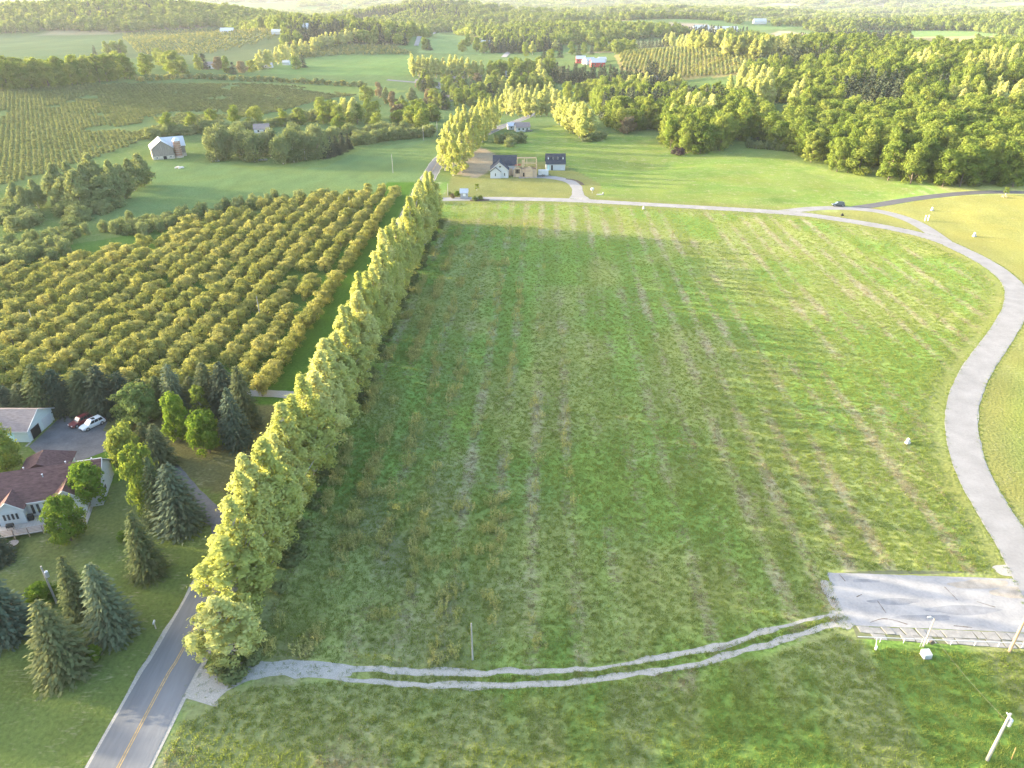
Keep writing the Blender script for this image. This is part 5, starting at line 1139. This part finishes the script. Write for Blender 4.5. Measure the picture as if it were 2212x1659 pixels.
g = G(); gable_roof(g, -4.7, 4.7, 0, 7.5, 3.23, 7.23, 0.3); ro = g.build('roof', M_NAVYSH, cg)
for q in range(4):
    xq = -3.6+q*2.4; g = G(); g.box(xq-0.38, xq+0.38, 1.2, 2.6, 4.9, 6.0); gable_body(g, xq-0.38, xq+0.38, 1.2, 2.6, 5.9, 6.0, 6.4, axis='y'); dm = g.build('dormer', M_NAVYSH, ro); window(dm, '-y', 1.2, xq, 5.05, 0.6, 0.9, glass=M_LAMP if q in (0, 3) else M_GLASS)
for q, mt in enumerate((M_TEAL, M_GLASS, M_HOUSEGREY, M_HOUSEGREY, M_HOUSEGREY)): door(cg, '-y', 0, -3.5+q*1.72, 0.1, 0.9, 2.4, mt, handle=False)
x, y = at(1173.5, 380); tr = thing('cargo_trailer', 'white enclosed cargo trailer parked by the half-built house', 'trailer', (x, y, H(x, y)+0.04))
g = G(); g.box(-2.4, 2.4, -1.05, 1.05, 0.45, 2.75); g.build('body', M_WHITE, tr)
for s_ in (-1, 1):
    for xq in (-0.42, 0.42):
        g = G(); g.tube([(xq, s_*1.0-0.1, 0.36), (xq, s_*1.0+0.1, 0.36)], [0.36, 0.36], 14); wh = g.build('wheel', M_TYRE, tr); g = G(); g.tube([(xq, s_*1.1, 0.36), (xq, s_*1.13, 0.36)], [0.2, 0.18], 10); g.build('rim', M_RIM, wh)
    g = G(); g.box(-0.95, 0.95, s_*1.14-0.12, s_*1.14+0.12, 0.74, 0.80); g.build('mudguard', M_BLACK, tr)
g = G(); g.tube([(2.4, -0.6, 0.5), (3.6, 0, 0.5)], 0.05, 4); g.tube([(2.4, 0.6, 0.5), (3.6, 0, 0.5)], 0.05, 4); g.cyl(3.5, 0, 0, 0.6, 0.05, k=6); g.build('hitch', M_BLACK, tr); door(tr, '-x', -2.4, 0, 0.6, 1.8, 2.0, M_SIDING)
x, y = at(1003, 428); kd = thing('entrance_kiosk', 'small grey entrance kiosk with white-framed window at the loop road mouth', 'kiosk', (x, y, H(x, y)))
g = G(); gable_body(g, -1.5, 1.5, -1.2, 1.2, -0.2, 2.6, 3.9, axis='x'); g.build('wall', M_STUCCO, kd); g = G(); gable_roof(g, -1.5, 1.5, -1.2, 1.2, 2.62, 3.92, 0.3); g.build('roof', M_GALV, kd)
window(kd, '-y', -1.2, 0.1, 1.1, 1.2, 1.2, glass=M_LAMP); door(kd, '+x', 1.5, 0, 0, 0.8, 2.0, M_WHITE)
x, y = at(1024, 424); g = G()
sheet('planting_bed', [at(u, v) for u, v in [(1015,432),(1040,429.5),(1058,431),(1056,434),(1030,435),(1016,434.5)]], 0.075, M_SOIL, 1.0, 0.1)
for u, v, hh, key, lab in [(1030,412,3.2,'birch','young yellow tree on the lawn right of the kiosk'), (1026,433,2.2,'pale','small yellow-green shrub in the bed right of the kiosk'), (1038,431,2.0,'pale','pale shrub at the middle of the entrance bed'), (978,428,2.0,'brown','rust-coloured shrub left of the kiosk'), (988,424,2.4,'bright','dark green shrub close to the left wall of the kiosk'), (972,422,1.8,'thicket','olive shrub beneath the entrance pole')]:
    x, y = at(u, v); tree(key, x, y, hh, hh*1.25 if key != 'birch' else 2.4, 'shrub', lab, 'bush', 'planting at the entrance')
x, y = at(1279, 418); g = G(); g.cyl(0, 0, 0, 1.2, 0.06, k=6); g.tube([(0, 0, 1.2), (0, 0, 1.5), (0, 0, 2.3), (0, 0, 2.5)], [0.25, 0.7, 0.75, 0.3], 12); tag(g.build('round_sign', M_WHITE, None, loc=(x, y, H(x, y))), 'white round marker on a post right of the construction driveway', 'marker')
x, y = at(1290, 421); g = G(); g.box(-0.2, 2.4, -0.3, 0.3, 0, 0.35); g.box(2.2, 2.7, -0.3, 0.3, 0, 1.0); tag(g.build('stone_planter', M_ROCK, None, loc=(x, y, H(x, y))), 'low stone edging with pale end block right of the round marker', 'edging')
P_ = smooth_path([at(u, v) for u, v in [(1222,386.5),(1240,389),(1252,394),(1259,400)]], 1)
ribbon('mulch_strip', P_, 0.9, 0.05, M_SOIL, jag=0.15, seed=61)

# ------------------------------------------------------------------ small things along the loop road
def marker_h(u, v, label):
    x, y = at(u, v); t_ = thing('rail_post_frame', label, 'frame', (x, y, H(x, y)), 0.3)
    for s_ in (-0.75, 0.75): g = G(); g.box(s_-0.14, s_+0.14, -0.14, 0.14, 0, 2.2); g.build('post', M_WHITE, t_)
    G().box(-0.6, 0.6, -0.09, 0.09, 0.95, 1.25).build('crossbar', M_WHITE, t_)
marker_h(2001, 477, 'white H-shaped post frame on the lawn past the road junction')
def stone_marker(u, v, label, sc=1.0):
    x, y = at(u, v); t_ = thing('utility_pedestal', label, 'pedestal', (x, y, H(x, y)), 0.2, sc=(sc, sc, sc))
    G().box(-0.45, 0.45, -0.4, 0.4, 0, 0.5).build('base', M_ROCK, t_); g = G(); g.prism([(-0.3, 0.5), (0.3, 0.5), (0.24, 1.25), (0, 1.4), (-0.24, 1.25)], -0.25, 0.25, 'y'); g.build('cabinet', M_WHITE, t_)
stone_marker(1960, 958, 'small pale pedestal standing alone in the right part of the field', 0.85); stone_marker(2104, 511, 'white pedestal on the lawn right of the loop road bend', 1.1); stone_marker(2013, 455, 'low white pedestal behind the H-shaped frame'); stone_marker(1390, 452, 'white pedestal just below the loop road near mid-field', 0.9)
x, y = at(1819, 466); g = G(); g.box(-0.5, 0.5, -0.3, 0.3, 0, 0.5); g.box(-0.25, 0.25, -0.2, 0.2, 0.5, 0.9); tag(g.build('ground_box', M_BLACK, None, loc=(x, y, H(x, y))), 'small dark box in the grass island of the junction', 'box')
x, y = at(2169, 427); t_ = thing('picnic_table', 'pale picnic table by the dark asphalt road at upper right', 'table', (x, y, H(x, y)))
G().box(-1.0, 1.0, -0.4, 0.4, 0.72, 0.78).build('table_top', M_LUMBER, t_)
for s_ in (-0.8, 0.8): G().box(-1.0, 1.0, s_-0.14, s_+0.14, 0.42, 0.47).build('bench', M_LUMBER, t_)
for s_ in (-0.7, 0.7): G().box(s_-0.05, s_+0.05, -0.8, 0.8, 0.34, 0.42).build('brace', M_LUMBER, t_); g = G(); g.tube([(s_, -0.7, 0), (s_, -0.2, 0.72)], 0.05, 4); g.tube([(s_, 0.7, 0), (s_, 0.2, 0.72)], 0.05, 4); g.build('leg', M_LUMBER, t_)
x, y = at(2172, 421); tree('birch', x, y, 3.4, 2.6, 'broadleaf_tree', 'young pale tree beside the picnic table', 'tree')

# ------------------------------------------------------------------ poles
def pole(u, vb, vt, label, mat=M_POLE, name='utility_pole', r=0.14, arm=True, drum=False, lean=0.0, loc=None, h=None):
    x, y = loc or at(u, vb); h = h or height_to(x, y, vt); t_ = thing(name, label, 'pole', (x, y, H(x, y)-0.1))
    g = G(); g.tube([(0, 0, 0), (lean*0.5, 0, h/2), (lean, 0, h)], [r*1.15, r, r*0.8], 9); g.build('shaft', mat, t_)
    if arm:
        G().box(lean-0.9, lean+0.9, -0.06, 0.06, h-0.7, h-0.55).build('crossarm', mat, t_)
        for q in (-0.8, 0, 0.8): g = G(); g.cyl(lean+q, 0, h-0.55, h-0.35, 0.05, 0.04, 7); g.build('insulator', M_LAMP, t_)
    if drum: g = G(); g.cyl(0.35+lean, 0, h-1.9, h-1.0, 0.26, 0.26, 12); g.cyl(0.35+lean, 0, h-1.0, h-0.9, 0.2, 0.08, 8); g.build('transformer', M_GALV if drum == 1 else M_WHITE, t_)
    return t_, h
pole(123, 1303, 1222, 'utility pole with grey transformer on the lawn left of the road', M_PALEPOLE, drum=1, arm=False, lean=-0.1)
pole(1021, 1425, 1345, 'bare pale pole standing in the field above the gravel track', M_PALEPOLE, name='bare_pole', r=0.11, arm=False)
BP, bh = pole(2132, 1642, 1540, 'pale wooden pole with white transformer at the lower right corner', M_PALEPOLE, r=0.16, drum=2, arm=False)
G().box(-0.06, 0.06, -0.45, 0.45, bh-0.5, bh-0.4).build('bracket', M_GALV, BP)
pole(2180, 1408, 1300, 'tan wooden pole at the right end of the pad railing', M_TANPOLE, r=0.17, arm=False)
LP, lh = pole(1995, 1396, 1334, 'slim grey lamp pole with white head behind the pad railing', M_POLE, name='lamp_pole', r=0.09, arm=False)
g = G(); g.tube([(0, 0, lh-0.15), (-0.35, 0, lh+0.15), (-0.6, 0, lh+0.2)], 0.04, 5); g.tube([(-0.55, 0, lh+0.2), (-0.95, 0, lh+0.16)], [0.14, 0.10], 8); g.build('lamp_head', M_WHITE, LP)
for q in (-0.55, -0.28): g = G(); g.cyl(q, -0.1, 0, 1.9, 0.04, k=6); g.build('meter_post', M_GALV, LP)
a_, b_ = BP.location, LP.location; g = G(); W_ = []
for q in range(15): t1 = q/14; W_.append((a_.x+(b_.x-a_.x)*t1, a_.y+(b_.y-a_.y)*t1, (a_.z+bh-1.2)*(1-t1)+(b_.z+lh-2.2)*t1-0.9*4*t1*(1-t1)*0.5))
tag(G().tube(W_, 0.011, 4).build('service_wire', M_WIRE), 'thin wire sagging from the corner pole to the lamp pole', 'wire')
for u, vb, vt, lab in [(565, 700, 640, 'pole standing among the orchard trees near the road'), (78, 715, 668, 'pole standing in the left part of the orchard'), (757, 462, 425, 'pole in the last orchard row near its far end'), (849, 374, 332, 'pale pole on the pasture left of the road'), (915, 303, 270, 'pole at the pasture edge before the road drops'), (945, 296, 262, 'pole beside the road, farthest before it drops from view'), (968, 424, 396, 'thin pole beside the entrance kiosk')]:
    pole(u, vb, vt, lab, M_PALEPOLE, arm=False, r=0.13)
for u, vb, vt, lab in [(906, 182, 160, 'far utility pole beside the valley road'), (1930, 96, 80, 'hazy pole on the plain, left of the pair'), (2118, 104, 90, 'hazy pole on the plain right of the long shed'), (1560, 72, 60, 'hazy pole near the white sheds')]: pole(u, vb, vt, lab, M_POLE, r=0.25)
x, y = at(337, 1358); t_ = thing('mailbox', 'small mailbox on a post at the left roadside', 'mailbox', (x, y, H(x, y)), 0.2)
G().box(-0.06, 0.06, -0.06, 0.06, 0, 1.15).build('post', M_POLE, t_); g = G(); g.prism([(-0.12, 1.1), (0.12, 1.1), (0.12, 1.25), (0.07, 1.36), (-0.07, 1.36), (-0.12, 1.25)], -0.3, 0.3, 'y'); g.build('box', M_GALV, t_)

# pad railing, cabinet, hydrant
fx0, fy0 = at(1850, 1385); t_ = thing('pad_railing', 'white pipe railing along the lower edge of the concrete pad', 'railing', (fx0, fy0, 0.0))
ex, ey = 82.0, 64.6; Ln = math.hypot(ex-fx0, ey-fy0)
path = [(q/12*(ex-fx0), q/12*(ey-fy0), H(fx0+q/12*(ex-fx0), fy0+q/12*(ey-fy0))+0.85) for q in range(13)]
G().tube(path, 0.05, 6).build('rail', M_WHITE, t_)
for q in range(13):
    if q in (0,): continue
    px, py, pz = path[q]; g = G(); g.cyl(px, py, pz-0.95, pz, 0.05, k=6); g.build('post', M_WHITE, t_)
g = G(); x1_, y1_ = at(1891, 1404); g.tube([(path[1][0]-0.6, path[1][1], path[1][2]), (x1_-fx0, y1_-fy0, 0.25)], 0.05, 6); g.build('brace', M_WHITE, t_)
g = G(); g.cyl(0, 0, 0, 0.55, 0.12, 0.10, 9); g.tube([(0, 0, 0.55), (0, 0, 0.7), (0, 0, 0.8)], [0.15, 0.12, 0.03], 9); g.tube([(-0.2, 0, 0.4), (0.2, 0, 0.4)], 0.06, 7); tag(g.build('hydrant', M_LAMP, None, loc=(x1_, y1_, H(x1_, y1_))), 'small pale standpipe at the end of the railing brace', 'standpipe')
x, y = at(1999, 1418); t_ = thing('utility_cabinet', 'pale metal utility cabinet in the grass below the railing', 'cabinet', (x, y, H(x, y)), 0.1)
g = G(); g.prism([(-0.45, 0), (0.45, 0), (0.45, 0.9), (-0.45, 0.72)], -0.52, 0.52, 'x'); g.build('case', M_WHITE, t_); G().box(-0.6, 0.6, -0.53, 0.53, -0.1, 0.08).build('plinth', M_SLAB, t_); G().box(-0.35, 0.35, -0.475, -0.451, 0.12, 0.45).build('vent', M_GALV, t_)
g = G(); g.tube([(0, -0.08, 0.32), (0, 0.08, 0.32)], [0.32, 0.32], 14); x, y = at(2012, 1392); tag(g.build('cable_reel', M_BARK, None, loc=(x, y, H(x, y)+0.05)), 'small dark reel beside the lamp pole foot', 'reel')
x, y = at(2185, 1640); g = G(); g.tube([(0, 0, 0), (-0.1, 0.1, 1.9)], 0.04, 6); tag(g.build('marker_stake', M_YELLOW, None, loc=(x, y, H(x, y))), 'yellow marker stake near the lower right corner', 'stake')

# ------------------------------------------------------------------ houses farther away
simple_house(1128, 283, 0.15, 9, 8, 3.2, 5.4, 'farm_house', 'white house with grey roof between the two poplar clumps', M_SIDING, M_GREYSH)
simple_house(1108, 279, 0.15, 7, 6, 2.6, 4.2, 'farm_house', 'low white outbuilding left of the white house', M_SIDING, M_GALV, 2)
x, y = at(1142, 284); car('parked_car', 'tiny dark car parked right of the white house', (x, y, H(x, y)), 0.3, M_CARBLACK)
for u, v, rz, L_, W_, ze, zr, lab, wm, rm, wn in [
    (915, 188, -0.2, 16, 9, 4.5, 7.5, 'brick-red gabled house at the valley road', M_SILO, M_GREYSH, 3), (940, 190, 0.1, 11, 8, 3, 5.5, 'low white house right of the brick-red one', M_SIDING, M_GREYSH, 3),
    (972, 217, 0.2, 14, 9, 3, 5.0, 'grey-roofed house among the valley trees', M_HOUSEGREY, M_GREYSH, 3), (990, 178, 0.1, 12, 9, 3, 6.0, 'pale house above the russet tree', M_HOUSEGREY, M_GREYSH, 2),
    (1105, 165, 0.0, 13, 9, 3.2, 6, 'white house hidden among trees in the valley centre', M_SIDING, M_HOUSEGREY, 3), (1078, 232, 0.1, 14, 8, 3, 5, 'grey house at the road in the valley trees', M_HOUSEGREY, M_GREYSH, 3),
    (1056, 102, 0.05, 22, 14, 5, 10, 'big barn with white roof on the far road', M_RED, M_METALROOF, 0), (1034, 93, 0.0, 16, 10, 4, 7, 'grey house behind the white-roofed barn', M_HOUSEGREY, M_GREYSH, 3),
    (1290, 144, 0.1, 16, 10, 5, 9, 'red barn in the farmyard right of the pines', M_RED, M_METALROOF, 2), (1272, 138, 0.6, 14, 9, 4, 7, 'grey-roofed shed joined behind the red barn', M_HOUSEGREY, M_METALROOF, 0),
    (1254, 136, 0.0, 11, 9, 5, 8, 'small red and white house left of the red barn', M_RED, M_METALROOF, 3), (1300, 134, 0.2, 9, 7, 3.5, 5.5, 'white shed behind the red barn', M_SIDING, M_METALROOF, 0),
    (1184, 97, 0.0, 11, 9, 3, 6, 'pale house beside the far road, left of its neighbour', M_HOUSEGREY, M_GREYSH, 3), (1197, 100, 0.2, 14, 9, 3, 7, 'white gabled house beside the far road', M_SIDING, M_HOUSEGREY, 3),
    (870, 64, 0.1, 22, 12, 6, 11, 'white house on the knoll above the pines', M_SIDING, M_GREYSH, 3), (657, 72, 0.0, 16, 12, 9, 14, 'tall white farmhouse left of the knoll', M_SIDING, M_METALROOF, 3),
    (648, 80, 0.1, 20, 10, 4, 7, 'low white shed below the tall white farmhouse', M_SIDING, M_METALROOF, 0), (606, 74, 0.0, 24, 10, 4, 7, 'long pale shed at the far left farm', M_SIDING, M_METALROOF, 0),
    (576, 146, 0.1, 14, 9, 3, 6, 'pale house at the foot of the diagonal poplar row', M_HOUSEGREY, M_METALROOF, 3), (619, 140, 0.0, 8, 7, 3, 5, 'small white shed at the green field', M_SIDING, M_METALROOF, 0),
    (455, 148, 0.3, 12, 9, 4, 7, 'grey farmhouse between hazy trees at left', M_HOUSEGREY, M_GREYSH, 3), (492, 72, 0.1, 20, 11, 4, 8, 'hazy farmhouse below the wooded ridge', M_HOUSEGREY, M_METALROOF, 3),
    (1513, 70, 0.05, 34, 18, 8, 15, 'white barn, leftmost of the three long sheds on the plain', M_SIDING, M_METALROOF, 0), (1538, 71, 0.05, 38, 16, 6, 10, 'middle of the three long white sheds on the plain', M_SIDING, M_METALROOF, 0), (1566, 71, 0.05, 52, 18, 8, 13, 'rightmost long shed on the plain with pale green roof', M_PALESID, M_METALROOF, 0),
    (2035, 105, 0.0, 30, 14, 5, 9, 'left white shed on the far right plain', M_SIDING, M_METALROOF, 0), (2066, 106, 0.0, 34, 14, 5, 8, 'right white shed on the far right plain', M_SIDING, M_METALROOF, 0),
    (1640, 52, 0.1, 30, 14, 6, 12, 'hazy white farm left of the long field', M_SIDING, M_METALROOF, 0), (1415, 177, 0.2, 10, 8, 3, 6, 'white house at the edge of the tall dark pines', M_SIDING, M_GREYSH, 2), (1210, 232, 0.1, 8, 6, 3, 5, 'small white house left of the wood', M_SIDING, M_GREYSH, 2),
    (567, 287, 0.2, 9, 7, 3, 5.5, 'grey roof showing behind the willows', M_HOUSEGREY, M_GREYSH, 2)]:
    simple_house(u, v, rz, L_, W_, ze, zr, 'barn' if wn == 0 else 'farm_house', lab, wm, rm, wn, 'shed' if wn == 0 else 'house', doors=wn > 0)
